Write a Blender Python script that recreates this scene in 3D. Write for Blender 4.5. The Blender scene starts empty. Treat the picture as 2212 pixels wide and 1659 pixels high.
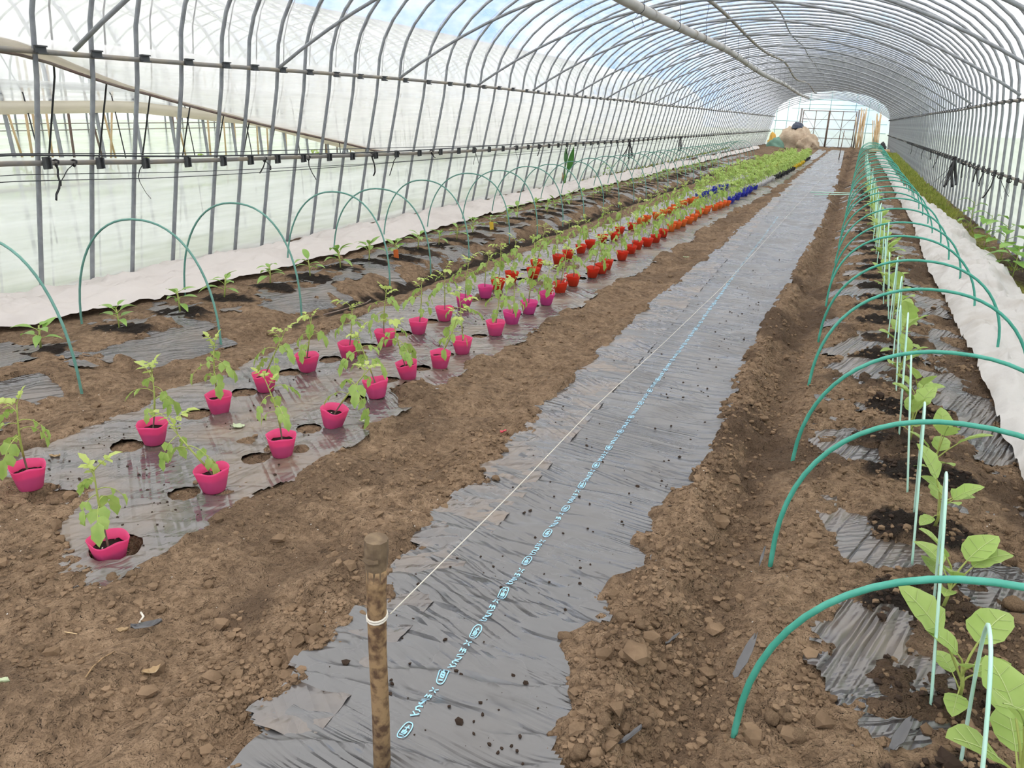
import bpy, math, random
import numpy as np
from mathutils import Vector, Matrix, Euler

# ------------------------------------------------------------------ camera
scn = bpy.context.scene
COL = scn.collection
W, H_, F = 2212, 1659, 1662.0
def cam_axes(vp=(1838, 255), roll=1.7):
    d = np.array([(vp[0] - W / 2) / F, -(vp[1] - H_ / 2) / F, -1.0]); d /= np.linalg.norm(d)
    r = math.radians(roll)
    n = np.cross(d, np.array([math.cos(r), -math.sin(r), 0.0])); n /= np.linalg.norm(n)
    if n[1] < 0: n = -n
    return np.array([np.cross(d, n), d, n])
R3 = cam_axes()
cd = bpy.data.cameras.new('camera'); cam = bpy.data.objects.new('camera', cd); COL.objects.link(cam)
cd.sensor_width = 36; cd.lens = F / W * 36; cd.clip_start = 0.05; cd.clip_end = 500
M4 = Matrix([[*R3[0], 0], [*R3[1], 0], [*R3[2], 1.5], [0, 0, 0, 1]])
cam.matrix_world = M4
scn.camera = cam
# ------------------------------------------------------------------ world, exposure
vs = scn.view_settings
vs.view_transform = 'Standard'; vs.look = 'None'; vs.gamma = 1.0; vs.use_curve_mapping = False
vs.exposure = 0.95
cy = scn.cycles
cy.use_denoising = True
cy.max_bounces = 4; cy.diffuse_bounces = 2; cy.glossy_bounces = 2; cy.transmission_bounces = 3; cy.transparent_max_bounces = 10
cy.use_adaptive_sampling = True; cy.adaptive_threshold = 0.06; cy.adaptive_min_samples = 12
cy.sample_clamp_indirect = 6.0
cy.caustics_reflective = False; cy.caustics_refractive = False
wd = bpy.data.worlds.new('overcast_sky'); scn.world = wd; wd.use_nodes = True
nt = wd.node_tree; nt.nodes.clear()
tc = nt.nodes.new('ShaderNodeTexCoord')
nz = nt.nodes.new('ShaderNodeTexNoise'); nz.inputs['Scale'].default_value = 2.6; nz.inputs['Detail'].default_value = 6; nz.inputs['Roughness'].default_value = 0.55
cr = nt.nodes.new('ShaderNodeValToRGB')
cr.color_ramp.elements[0].position = 0.44; cr.color_ramp.elements[0].color = (0.17, 0.33, 0.66, 1)
cr.color_ramp.elements[1].position = 0.58; cr.color_ramp.elements[1].color = (1.0, 0.985, 0.965, 1)
bg = nt.nodes.new('ShaderNodeBackground'); bg.inputs['Strength'].default_value = 1.12
wo = nt.nodes.new('ShaderNodeOutputWorld')
mpw = nt.nodes.new('ShaderNodeMapping'); mpw.inputs['Location'].default_value = (1.37, 0.71, 0.2); nt.links.new(tc.outputs['Generated'], mpw.inputs['Vector']); nt.links.new(mpw.outputs['Vector'], nz.inputs['Vector']); nt.links.new(nz.outputs['Fac'], cr.inputs['Fac'])
sx = nt.nodes.new('ShaderNodeSeparateXYZ'); nt.links.new(tc.outputs['Generated'], sx.inputs[0])
el = nt.nodes.new('ShaderNodeMapRange'); el.inputs['From Min'].default_value = 0.14; el.inputs['From Max'].default_value = 0.34; nt.links.new(sx.outputs['Z'], el.inputs['Value'])
mx = nt.nodes.new('ShaderNodeMixRGB'); mx.inputs['Color2'].default_value = (1.0, 0.985, 0.965, 1)
nt.links.new(el.outputs['Result'], mx.inputs['Fac']); nt.links.new(cr.outputs['Color'], mx.inputs['Color1']); nt.links.new(mx.outputs['Color'], bg.inputs['Color']); nt.links.new(bg.outputs['Background'], wo.inputs['Surface'])

# ------------------------------------------------------------------ materials
def mat(name, col, rough=0.6, metal=0.0, spec=0.5, noise=None, bump=None, transl=0.0, coat=0.0):
    m = bpy.data.materials.new(name); m.use_nodes = True
    t = m.node_tree; N, L = t.nodes, t.links
    p = N['Principled BSDF']; o = N['Material Output']
    p.inputs['Base Color'].default_value = (*col, 1); p.inputs['Roughness'].default_value = rough
    p.inputs['Metallic'].default_value = metal; p.inputs['Specular IOR Level'].default_value = spec
    p.inputs['Coat Weight'].default_value = coat
    csock = None
    if noise:
        c2, sc, lo, hi = noise
        c = N.new('ShaderNodeTexCoord'); n = N.new('ShaderNodeTexNoise'); n.inputs['Scale'].default_value = sc; n.inputs['Detail'].default_value = 4
        r = N.new('ShaderNodeValToRGB'); r.color_ramp.elements[0].position = lo; r.color_ramp.elements[1].position = hi
        r.color_ramp.elements[0].color = (*col, 1); r.color_ramp.elements[1].color = (*c2, 1)
        L.new(c.outputs['Object'], n.inputs['Vector']); L.new(n.outputs['Fac'], r.inputs['Fac']); L.new(r.outputs['Color'], p.inputs['Base Color']); csock = r.outputs['Color']
    if bump:
        sc, st, ds = bump
        c = N.new('ShaderNodeTexCoord'); n = N.new('ShaderNodeTexNoise'); n.inputs['Scale'].default_value = sc; n.inputs['Detail'].default_value = 5
        b = N.new('ShaderNodeBump'); b.inputs['Strength'].default_value = st; b.inputs['Distance'].default_value = ds
        L.new(c.outputs['Object'], n.inputs['Vector']); L.new(n.outputs['Fac'], b.inputs['Height']); L.new(b.outputs['Normal'], p.inputs['Normal'])
    if transl > 0:
        tr = N.new('ShaderNodeBsdfTranslucent'); tr.inputs['Color'].default_value = (*[min(1, v * 1.25) for v in col], 1)
        if csock: L.new(csock, tr.inputs['Color'])
        mx = N.new('ShaderNodeMixShader'); mx.inputs['Fac'].default_value = transl
        L.new(p.outputs['BSDF'], mx.inputs[1]); L.new(tr.outputs['BSDF'], mx.inputs[2]); L.new(mx.outputs['Shader'], o.inputs['Surface'])
    return m

def film_mat(name, col, clear, stretch=(1, 1, 1), scale=4.0, clear_var=0.12, tint=None, bump=0.25):
    """greenhouse film: part clear, part milky (scatters daylight through), light wrinkles"""
    m = bpy.data.materials.new(name); m.use_nodes = True
    t = m.node_tree; N, L = t.nodes, t.links; N.remove(N['Principled BSDF']); o = N['Material Output']
    c = N.new('ShaderNodeTexCoord'); mp = N.new('ShaderNodeMapping'); mp.inputs['Scale'].default_value = stretch
    n = N.new('ShaderNodeTexNoise'); n.inputs['Scale'].default_value = scale; n.inputs['Detail'].default_value = 2.5; n.inputs['Roughness'].default_value = 0.6
    L.new(c.outputs['Object'], mp.inputs['Vector']); L.new(mp.outputs['Vector'], n.inputs['Vector'])
    mr = N.new('ShaderNodeMapRange'); mr.inputs['From Min'].default_value = 0.3; mr.inputs['From Max'].default_value = 0.7
    mr.inputs['To Min'].default_value = clear + clear_var; mr.inputs['To Max'].default_value = max(0.02, clear - clear_var)
    L.new(n.outputs['Fac'], mr.inputs['Value'])
    tr = N.new('ShaderNodeBsdfTranslucent'); tr.inputs['Color'].default_value = (*col, 1)
    df = N.new('ShaderNodeBsdfDiffuse'); df.inputs['Color'].default_value = (*col, 1)
    m0 = N.new('ShaderNodeMixShader'); m0.inputs['Fac'].default_value = 0.22
    L.new(tr.outputs[0], m0.inputs[1]); L.new(df.outputs[0], m0.inputs[2])
    tp = N.new('ShaderNodeBsdfTransparent'); tp.inputs['Color'].default_value = (*(tint or (0.98, 0.98, 0.98)), 1)
    m1 = N.new('ShaderNodeMixShader'); L.new(mr.outputs['Result'], m1.inputs['Fac']); L.new(m0.outputs[0], m1.inputs[1]); L.new(tp.outputs[0], m1.inputs[2])
    gl = N.new('ShaderNodeBsdfGlossy'); gl.inputs['Roughness'].default_value = 0.25; gl.inputs['Color'].default_value = (1, 1, 1, 1)
    m2 = N.new('ShaderNodeMixShader'); m2.inputs['Fac'].default_value = 0.04; L.new(m1.outputs[0], m2.inputs[1]); L.new(gl.outputs[0], m2.inputs[2])
    L.new(m2.outputs[0], o.inputs['Surface'])
    return m

def mulch_mat(name, base=(0.10, 0.10, 0.11), rough=0.30, spec=1.0, dust=0.35, hole=False, pleats=((-0.02, 0.40, 11, 0.50, 0.40, 0.62), (-0.42, 0.5, 20, 0.70, 0.50, 0.62), (-0.16, 0.6, 36, 0.45, 0.50, 0.36))):
    m = bpy.data.materials.new(name); m.use_nodes = True
    t = m.node_tree; N, L = t.nodes, t.links; p = N['Principled BSDF']; o = N['Material Output']
    p.inputs['Specular IOR Level'].default_value = spec
    p.inputs['IOR'].default_value = 1.65
    c = N.new('ShaderNodeTexCoord')
    n = N.new('ShaderNodeTexNoise'); n.inputs['Scale'].default_value = 2.6; n.inputs['Detail'].default_value = 3; n.inputs['Roughness'].default_value = 0.55
    L.new(c.outputs['Object'], n.inputs['Vector'])
    r = N.new('ShaderNodeValToRGB'); r.color_ramp.elements[0].position = 0.42; r.color_ramp.elements[1].position = 0.72
    r.color_ramp.elements[0].color = (*base, 1); r.color_ramp.elements[1].color = (base[0] * (1 - dust) + 0.20 * dust, base[1] * (1 - dust) + 0.14 * dust, base[2] * (1 - dust) + 0.09 * dust, 1)
    L.new(n.outputs['Fac'], r.inputs['Fac']); L.new(r.outputs['Color'], p.inputs['Base Color'])
    rr = N.new('ShaderNodeMapRange'); rr.inputs['From Min'].default_value = 0.4; rr.inputs['From Max'].default_value = 0.75; rr.inputs['To Min'].default_value = rough; rr.inputs['To Max'].default_value = rough + 0.25
    L.new(n.outputs['Fac'], rr.inputs['Value']); L.new(rr.outputs['Result'], p.inputs['Roughness'])
    prevn = None
    msk = N.new('ShaderNodeTexNoise'); msk.inputs['Scale'].default_value = 1.3; msk.inputs['Detail'].default_value = 2; L.new(c.outputs['Object'], msk.inputs['Vector'])
    for q, (rot, sx, sy, st, lo, hi) in enumerate(pleats):
        mp = N.new('ShaderNodeMapping'); mp.vector_type = 'TEXTURE'; mp.inputs['Rotation'].default_value = (0, 0, rot); mp.inputs['Scale'].default_value = (1 / sx, 1 / sy, 1); mp.inputs['Location'].default_value = (q * 3.1, q * 1.7, 0)
        L.new(c.outputs['Object'], mp.inputs['Vector'])
        n2 = N.new('ShaderNodeTexNoise'); n2.inputs['Scale'].default_value = 1.0; n2.inputs['Detail'].default_value = 1.5; n2.inputs['Roughness'].default_value = 0.4; n2.inputs['Distortion'].default_value = 0.15
        L.new(mp.outputs['Vector'], n2.inputs['Vector'])
        a1 = N.new('ShaderNodeMath'); a1.operation = 'SUBTRACT'; a1.inputs[1].default_value = 0.5; L.new(n2.outputs['Fac'], a1.inputs[0])
        a2 = N.new('ShaderNodeMath'); a2.operation = 'ABSOLUTE'; L.new(a1.outputs[0], a2.inputs[0])
        a3 = N.new('ShaderNodeMapRange'); a3.inputs['From Min'].default_value = 0.0; a3.inputs['From Max'].default_value = 0.12; L.new(a2.outputs[0], a3.inputs['Value'])
        mm = N.new('ShaderNodeMapRange'); mm.inputs['From Min'].default_value = lo; mm.inputs['From Max'].default_value = hi; L.new(msk.outputs['Fac'], mm.inputs['Value'])
        pw = N.new('ShaderNodeMath'); pw.operation = 'MULTIPLY'; pw.inputs[1].default_value = st; L.new(mm.outputs['Result'], pw.inputs[0])
        b = N.new('ShaderNodeBump'); b.inputs['Distance'].default_value = 0.02; L.new(pw.outputs[0], b.inputs['Strength'])
        L.new(a3.outputs['Result'], b.inputs['Height'])
        if prevn: L.new(prevn, b.inputs['Normal'])
        prevn = b.outputs['Normal']
    L.new(prevn, p.inputs['Normal'])
    if hole:
        at = N.new('ShaderNodeAttribute'); at.attribute_name = 'hole'
        gt = N.new('ShaderNodeMath'); gt.operation = 'GREATER_THAN'; gt.inputs[1].default_value = 0.0
        L.new(at.outputs['Fac'], gt.inputs[0])
        tp = N.new('ShaderNodeBsdfTransparent'); mx = N.new('ShaderNodeMixShader')
        L.new(gt.outputs[0], mx.inputs['Fac']); L.new(tp.outputs[0], mx.inputs[1]); L.new(p.outputs[0], mx.inputs[2]); L.new(mx.outputs[0], o.inputs['Surface'])
    return m

def soil_mat():
    m = bpy.data.materials.new('bare_soil'); m.use_nodes = True
    t = m.node_tree; N, L = t.nodes, t.links; p = N['Principled BSDF']
    p.inputs['Roughness'].default_value = 0.95; p.inputs['Specular IOR Level'].default_value = 0.15
    c = N.new('ShaderNodeTexCoord')
    def noise(sc, det, ro=0.6):
        n = N.new('ShaderNodeTexNoise'); n.inputs['Scale'].default_value = sc; n.inputs['Detail'].default_value = det; n.inputs['Roughness'].default_value = ro
        L.new(c.outputs['Object'], n.inputs['Vector']); return n
    n2 = noise(28, 3, 0.7); n3 = noise(140, 2, 0.7)
    r = N.new('ShaderNodeValToRGB'); e = r.color_ramp.elements
    e[0].position = 0.36; e[0].color = (0.105, 0.070, 0.044, 1); e[1].position = 0.64; e[1].color = (0.310, 0.216, 0.139, 1)
    k = e.new(0.5); k.color = (0.205, 0.138, 0.087, 1)
    ad = N.new('ShaderNodeMath'); ad.operation = 'MULTIPLY_ADD'; ad.inputs[1].default_value = 0.55
    L.new(n2.outputs['Fac'], ad.inputs[0])
    sc = N.new('ShaderNodeMath'); sc.operation = 'MULTIPLY'; sc.inputs[1].default_value = 0.45; n5 = noise(6.5, 5, 0.7); L.new(n5.outputs['Fac'], sc.inputs[0]); L.new(sc.outputs[0], ad.inputs[2])
    L.new(ad.outputs[0], r.inputs['Fac'])
    # perlite grains
    v = N.new('ShaderNodeTexVoronoi'); v.inputs['Scale'].default_value = 26; L.new(c.outputs['Object'], v.inputs['Vector'])
    lt = N.new('ShaderNodeMath'); lt.operation = 'LESS_THAN'; lt.inputs[1].default_value = 0.075; L.new(v.outputs['Distance'], lt.inputs[0])
    sp = N.new('ShaderNodeSeparateColor'); L.new(v.outputs['Color'], sp.inputs[0])
    g2 = N.new('ShaderNodeMath'); g2.operation = 'GREATER_THAN'; g2.inputs[1].default_value = 0.80; L.new(sp.outputs[0], g2.inputs[0])
    ml = N.new('ShaderNodeMath'); ml.operation = 'MULTIPLY'; L.new(lt.outputs[0], ml.inputs[0]); L.new(g2.outputs[0], ml.inputs[1])
    mixp = N.new('ShaderNodeMixRGB'); mixp.inputs['Color2'].default_value = (0.62, 0.58, 0.52, 1)
    L.new(ml.outputs[0], mixp.inputs['Fac']); L.new(r.outputs['Color'], mixp.inputs['Color1'])
    def attrmix(name, col, prev, nsock=None):
        a = N.new('ShaderNodeAttribute'); a.attribute_name = name
        mx = N.new('ShaderNodeMixRGB'); mx.inputs['Color2'].default_value = (*col, 1)
        if nsock:
            L.new(nsock, mx.inputs['Color2'])
        L.new(a.outputs['Fac'], mx.inputs['Fac']); L.new(prev, mx.inputs['Color1']); return mx.outputs[0]
    rm = N.new('ShaderNodeValToRGB'); rm.color_ramp.elements[0].color = (0.10, 0.10, 0.02, 1); rm.color_ramp.elements[1].color = (0.30, 0.30, 0.07, 1)
    rm.color_ramp.elements[0].position = 0.35; rm.color_ramp.elements[1].position = 0.7; L.new(n2.outputs['Fac'], rm.inputs['Fac'])
    s = attrmix('wet', (0.020, 0.015, 0.012), mixp.outputs[0])
    s = attrmix('damp_dark', (0.088, 0.058, 0.038), s)
    s = attrmix('moss', (0.16, 0.17, 0.04), s, rm.outputs['Color'])
    L.new(s, p.inputs['Base Color'])
    b1 = N.new('ShaderNodeBump'); b1.inputs['Strength'].default_value = 1.0; b1.inputs['Distance'].default_value = 0.035; L.new(n2.outputs['Fac'], b1.inputs['Height'])
    n4 = noise(9, 2.5, 0.6); b0 = N.new('ShaderNodeBump'); b0.inputs['Strength'].default_value = 0.9; b0.inputs['Distance'].default_value = 0.07; L.new(n4.outputs['Fac'], b0.inputs['Height']); L.new(b0.outputs['Normal'], b1.inputs['Normal'])
    b2 = N.new('ShaderNodeBump'); b2.inputs['Strength'].default_value = 0.6; b2.inputs['Distance'].default_value = 0.006; L.new(n3.outputs['Fac'], b2.inputs['Height']); L.new(b1.outputs['Normal'], b2.inputs['Normal'])
    L.new(b2.outputs['Normal'], p.inputs['Normal'])
    return m

MT = {}
MT['soil'] = soil_mat()
MT['crumb'] = mat('soil_crumb', (0.145, 0.097, 0.061), 0.95, spec=0.1, noise=((0.27, 0.185, 0.117), 9, 0.35, 0.65), bump=(120, 0.6, 0.004))
MT['crumb_dark'] = mat('dark_crumb', (0.045, 0.030, 0.022), 0.9, spec=0.15)
MT['potsoil'] = mat('potting_soil', (0.014, 0.009, 0.007), 0.9, spec=0.2, noise=((0.75, 0.70, 0.62), 70, 0.66, 0.70), bump=(160, 0.9, 0.006))
MT['steel'] = mat('galvanised_steel', (0.235, 0.25, 0.265), 0.5, metal=0.2, noise=((0.33, 0.345, 0.36), 12, 0.35, 0.65))
MT['rail'] = mat('weathered_rail', (0.24, 0.23, 0.21), 0.6, metal=0.2, noise=((0.34, 0.29, 0.21), 5, 0.45, 0.7))
MT['clamp'] = mat('dark_clamp', (0.075, 0.078, 0.08), 0.55, metal=0.3)
MT['pvc'] = mat('grey_pvc', (0.44, 0.43, 0.41), 0.5, noise=((0.30, 0.27, 0.23), 3, 0.5, 0.75))
MT['black'] = mat('black_strap', (0.018, 0.018, 0.020), 0.5)
MT['wire'] = mat('dark_wire', (0.03, 0.035, 0.04), 0.5)
MT['hoop'] = mat('green_coated_rod', (0.055, 0.34, 0.25), 0.4, noise=((0.09, 0.43, 0.33), 18, 0.4, 0.7))
MT['hoop_old'] = mat('faded_green_rod', (0.10, 0.26, 0.21), 0.5, noise=((0.16, 0.36, 0.30), 9, 0.35, 0.7))
MT['mint'] = mat('pale_mint_rod', (0.48, 0.80, 0.66), 0.4, noise=((0.62, 0.86, 0.75), 6, 0.4, 0.7))
MT['cloth'] = mat('white_row_cover', (0.64, 0.595, 0.565), 0.85, spec=0.2, noise=((0.52, 0.475, 0.445), 2.2, 0.5, 0.85), bump=(9, 0.25, 0.03), transl=0.10)
MT['cloth_r'] = mat('dirty_white_row_cover', (0.62, 0.60, 0.58), 0.85, spec=0.2, noise=((0.46, 0.42, 0.38), 3.5, 0.48, 0.8), bump=(14, 0.4, 0.03), transl=0.10)
MT['print'] = mat('pale_blue_ink', (0.34, 0.66, 0.86), 0.5)
MT['wood'] = mat('weathered_stake', (0.33, 0.215, 0.11), 0.8, noise=((0.10, 0.055, 0.03), 42, 0.42, 0.62), bump=(60, 0.4, 0.004))
MT['woodend'] = mat('mud_caked_wood', (0.13, 0.09, 0.055), 0.9, noise=((0.23, 0.165, 0.10), 40, 0.4, 0.7), bump=(70, 0.6, 0.005))
MT['string'] = mat('white_string', (0.70, 0.66, 0.58), 0.8)
MT['bamboo'] = mat('dry_bamboo', (0.52, 0.36, 0.19), 0.6, noise=((0.66, 0.50, 0.30), 5, 0.4, 0.65))
MT['stem'] = mat('tomato_stem', (0.40, 0.46, 0.12), 0.6, transl=0.1)
MT['stem_low'] = mat('dark_stem', (0.16, 0.12, 0.09), 0.6)
MT['leaf'] = mat('tomato_leaf', (0.29, 0.46, 0.10), 0.5, noise=((0.48, 0.63, 0.18), 14, 0.35, 0.7), transl=0.40)
MT['leaf_y'] = mat('young_tomato_leaf', (0.50, 0.63, 0.15), 0.5, noise=((0.62, 0.72, 0.24), 12, 0.35, 0.7), transl=0.40)
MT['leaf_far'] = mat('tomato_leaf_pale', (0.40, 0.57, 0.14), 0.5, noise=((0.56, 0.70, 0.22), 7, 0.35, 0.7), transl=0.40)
MT['pepper'] = mat('pepper_leaf', (0.26, 0.46, 0.09), 0.35, noise=((0.40, 0.60, 0.16), 9, 0.4, 0.7), transl=0.35)
MT['egg'] = mat('eggplant_leaf', (0.36, 0.53, 0.12), 0.5, noise=((0.48, 0.64, 0.20), 6, 0.35, 0.7), transl=0.38)
MT['eggvein'] = mat('leaf_vein', (0.55, 0.66, 0.28), 0.5, transl=0.2)
MT['weed'] = mat('weed_leaf', (0.16, 0.36, 0.05), 0.45, noise=((0.30, 0.52, 0.10), 8, 0.35, 0.7), transl=0.35)
MT['darkleaf'] = mat('dark_green_leaf', (0.035, 0.15, 0.03), 0.35, noise=((0.09, 0.27, 0.05), 5, 0.35, 0.7), transl=0.25)
MT['dryleaf'] = mat('dry_leaf', (0.36, 0.24, 0.12), 0.8, noise=((0.62, 0.50, 0.34), 8, 0.4, 0.7))
MT['paleleaf'] = mat('wilted_pale_leaf', (0.60, 0.68, 0.45), 0.6, transl=0.2)
MT['grass'] = mat('outside_grass', (0.20, 0.28, 0.12), 0.9, noise=((0.42, 0.46, 0.26), 1.2, 0.35, 0.7))
MT['grassblade'] = mat('short_grass', (0.20, 0.26, 0.04), 0.7, noise=((0.36, 0.38, 0.08), 4, 0.35, 0.7), transl=0.3)
POT = dict(pink=(0.90, 0.115, 0.32), magenta=(0.80, 0.10, 0.38), red=(0.72, 0.055, 0.022), orange=(0.88, 0.20, 0.045), blue=(0.06, 0.075, 0.55), white=(0.78, 0.77, 0.80), black=(0.022, 0.023, 0.026), yellow=(0.80, 0.60, 0.05))
for k_, v_ in POT.items():
    MT['pot_' + k_] = mat(k_ + '_soft_plastic', v_, 0.42, spec=0.4, transl=0.0 if k_ == 'black' else 0.42)
MT['plasticscrap'] = mat('black_film_scrap', (0.065, 0.065, 0.07), 0.32, spec=0.9, noise=((0.15, 0.13, 0.115), 14, 0.45, 0.8))
MT['pinkscrap'] = mat('pink_scrap', (0.75, 0.09, 0.13), 0.5)
MT['tag'] = mat('picture_tag', (0.80, 0.74, 0.66), 0.4, noise=((0.55, 0.03, 0.03), 46, 0.47, 0.53))
MT['tag_y'] = mat('yellow_tag', (0.82, 0.55, 0.06), 0.5)
MT['tag_o'] = mat('orange_tag', (0.85, 0.20, 0.05), 0.5)
MT['hessian'] = mat('beige_cloth', (0.50, 0.40, 0.29), 0.9, noise=((0.36, 0.27, 0.19), 3, 0.4, 0.7), bump=(10, 0.6, 0.06))
MT['bluebag'] = mat('dark_blue_plastic', (0.03, 0.045, 0.08), 0.4, noise=((0.2, 0.2, 0.24), 8, 0.62, 0.68))
MT['yellowbag'] = mat('yellow_sack', (0.72, 0.42, 0.08), 0.7)
MT['greennet'] = mat('green_net', (0.14, 0.26, 0.20), 0.8)
MT['mintpaint'] = mat('mint_painted_steel', (0.36, 0.60, 0.58), 0.5)
MT['rust'] = mat('rusty_steel', (0.16, 0.105, 0.085), 0.7, noise=((0.24, 0.20, 0.17), 6, 0.4, 0.7))
MT['greywood'] = mat('grey_door_post', (0.26, 0.245, 0.23), 0.8)
MT['roof_film'] = film_mat('roof_film', (0.96, 0.96, 0.98), 0.62, (1.6, 0.5, 1.6), 3.0, 0.16)
MT['wall_film'] = film_mat('milky_wall_film', (0.90, 0.93, 0.92), 0.22, (1.0, 0.45, 7.0), 1.8, 0.20, bump=0.5)
MT['curtain_film'] = film_mat('cream_curtain_film', (0.92, 0.915, 0.92), 0.24, (1.0, 0.35, 9.0), 1.8, 0.22, bump=0.6)
MT['rolled_film'] = film_mat('rolled_cream_film', (0.82, 0.77, 0.68), 0.04, (1.0, 0.4, 20.0), 2.0, 0.02, bump=0.6)
MT['right_film'] = film_mat('right_wall_film', (0.86, 0.90, 0.88), 0.22, (1.0, 0.5, 4.0), 1.6, 0.12, bump=0.4)
MT['back_film'] = film_mat('end_wall_film', (0.90, 0.97, 1.0), 0.32, (1.0, 1.0, 1.0), 0.8, 0.2)
MT['nb_film'] = film_mat('neighbour_film', (0.94, 0.95, 1.0), 0.30, (1.0, 0.5, 3.0), 2.0, 0.14)
MT['mulch_c'] = mulch_mat('grey_mulch_film', (0.075, 0.075, 0.078), 0.22, dust=0.10)
MT['mulch_t'] = mulch_mat('dusty_mulch_film', (0.085, 0.076, 0.074), 0.20, dust=0.85, hole=True, pleats=((0.5, 0.7, 12, 0.42, 0.40, 0.65), (-0.7, 0.8, 15, 0.42, 0.62, 0.40), (1.3, 1.2, 22, 0.22, 0.3, 0.7)))
MT['mulch_o'] = mulch_mat('old_mulch_film', (0.060, 0.058, 0.060), 0.24, dust=0.6, pleats=((1.25, 1.3, 22, 0.8, 0.2, 0.5), (0.5, 1.6, 30, 0.6, 0.6, 0.4)))

# ------------------------------------------------------------------ helpers
class MB:
    def __init__(s): s.v = []; s.f = []; s.mi = []; s.cur = 0
    def add(s, vs_, fs_):
        o = len(s.v); s.v.extend([tuple(q) for q in vs_]); s.f.extend([tuple(i + o for i in f) for f in fs_]); s.mi.extend([s.cur] * len(fs_))
    def box(s, c, d, rot=None):
        x, y, z = d[0] / 2, d[1] / 2, d[2] / 2
        P = [Vector(q) for q in ((-x, -y, -z), (x, -y, -z), (x, y, -z), (-x, y, -z), (-x, -y, z), (x, -y, z), (x, y, z), (-x, y, z))]
        if rot is not None: P = [rot @ q for q in P]
        s.add([q + Vector(c) for q in P], [(0, 3, 2, 1), (4, 5, 6, 7), (0, 1, 5, 4), (1, 2, 6, 5), (2, 3, 7, 6), (3, 0, 4, 7)])
    def tube(s, pts, r, n=8, cap=True, flat=None):
        pts = [Vector(p) for p in pts]; K = len(pts)
        rs = r if isinstance(r, (list, tuple)) else [r] * K
        up = None; vs_ = []
        for i in range(K):
            t = (pts[min(K - 1, i + 1)] - pts[max(0, i - 1)]).normalized()
            if up is None:
                a = Vector((0, 0, 1)) if abs(t.z) < 0.9 else Vector((1, 0, 0))
                up = (a - t * a.dot(t)).normalized()
            else:
                up = up - t * up.dot(t)
                up = up.normalized() if up.length > 1e-6 else t.orthogonal().normalized()
            sd = t.cross(up)
            for k in range(n):
                a = 2 * math.pi * k / n
                vs_.append(pts[i] + up * (math.cos(a) * rs[i] * (flat or 1)) + sd * (math.sin(a) * rs[i]))
        fs_ = [(i * n + k, i * n + (k + 1) % n, (i + 1) * n + (k + 1) % n, (i + 1) * n + k) for i in range(K - 1) for k in range(n)]
        if cap: fs_ += [tuple(range(n))[::-1], tuple((K - 1) * n + k for k in range(n))]
        s.add(vs_, fs_)
    def mesh(s, name, mats, smooth=True):
        me = bpy.data.meshes.new(name); me.from_pydata(s.v, [], s.f)
        for m in (mats if isinstance(mats, (list, tuple)) else [mats]): me.materials.append(m)
        if any(s.mi): me.polygons.foreach_set('material_index', s.mi)
        if smooth: me.polygons.foreach_set('use_smooth', [True] * len(me.polygons))
        me.update(); return me
    def obj(s, name, mats, parent=None, smooth=True):
        return link(name, s.mesh(name, mats, smooth), parent)

def link(name, me, parent=None, loc=None, rot=None, sc=None):
    o = bpy.data.objects.new(name, me); COL.objects.link(o)
    if parent: o.parent = parent
    if loc is not None: o.location = loc
    if rot is not None: o.rotation_euler = rot
    if sc is not None: o.scale = sc if isinstance(sc, (tuple, list)) else (sc, sc, sc)
    return o
def tag(o, label=None, cat=None, group=None, kind=None):
    if label: o['label'] = label
    if cat: o['category'] = cat
    if group: o['group'] = group
    if kind: o['kind'] = kind
    return o
def empty(name, loc, rot=None):
    o = bpy.data.objects.new(name, None); COL.objects.link(o); o.location = loc; o.empty_display_size = 0.05
    if rot is not None: o.rotation_euler = rot
    return o
ORD = ['nearest', 'second', 'third', 'fourth', 'fifth', 'sixth', 'seventh', 'eighth', 'ninth', 'tenth', 'eleventh', 'twelfth', 'thirteenth', 'fourteenth', 'fifteenth', 'sixteenth', 'seventeenth', 'eighteenth', 'nineteenth', 'twentieth']
def ordw(i):
    if i < 20: return ORD[i]
    tens = {2: 'twenty', 3: 'thirty', 4: 'forty', 5: 'fifty'}[(i + 1) // 10]
    u = (i + 1) % 10
    return (tens[:-1] + 'ieth') if u == 0 else tens + '-' + ['', 'first', 'second', 'third', 'fourth', 'fifth', 'sixth', 'seventh', 'eighth', 'ninth'][u]

def hsh(ix, iy, seed):
    n = (ix.astype(np.int64) * 374761393 + iy.astype(np.int64) * 668265263 + seed * 1274126177) & 0x7fffffff
    n = ((n ^ (n >> 13)) * 1103515245) & 0x7fffffff
    n = (n ^ (n >> 16)) & 0xffff
    return n / 65535.0
def vn(x, y, seed=0):
    x = np.asarray(x, float); y = np.asarray(y, float)
    xi, yi = np.floor(x), np.floor(y); u, v = x - xi, y - yi
    u = u * u * (3 - 2 * u); v = v * v * (3 - 2 * v)
    a, b = hsh(xi, yi, seed), hsh(xi + 1, yi, seed); c, d = hsh(xi, yi + 1, seed), hsh(xi + 1, yi + 1, seed)
    return (a * (1 - u) + b * u) * (1 - v) + (c * (1 - u) + d * u) * v
def fbm(x, y, seed=0, o=4, g=0.5):
    s, a, t = 0, 1, 0
    for i in range(o):
        s = s + a * vn(x * 2 ** i, y * 2 ** i, seed + i * 17); t += a; a *= g
    return s / t
def sstep(a, b, x):
    t = np.clip((x - a) / (b - a), 0, 1); return t * t * (3 - 2 * t)
def interp(tab):
    ys = np.array([p[0] for p in tab]); xs = np.array([p[1] for p in tab])
    return lambda y: np.interp(y, ys, xs)
def arr(a): return np.atleast_1d(np.asarray(a, float))

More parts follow.
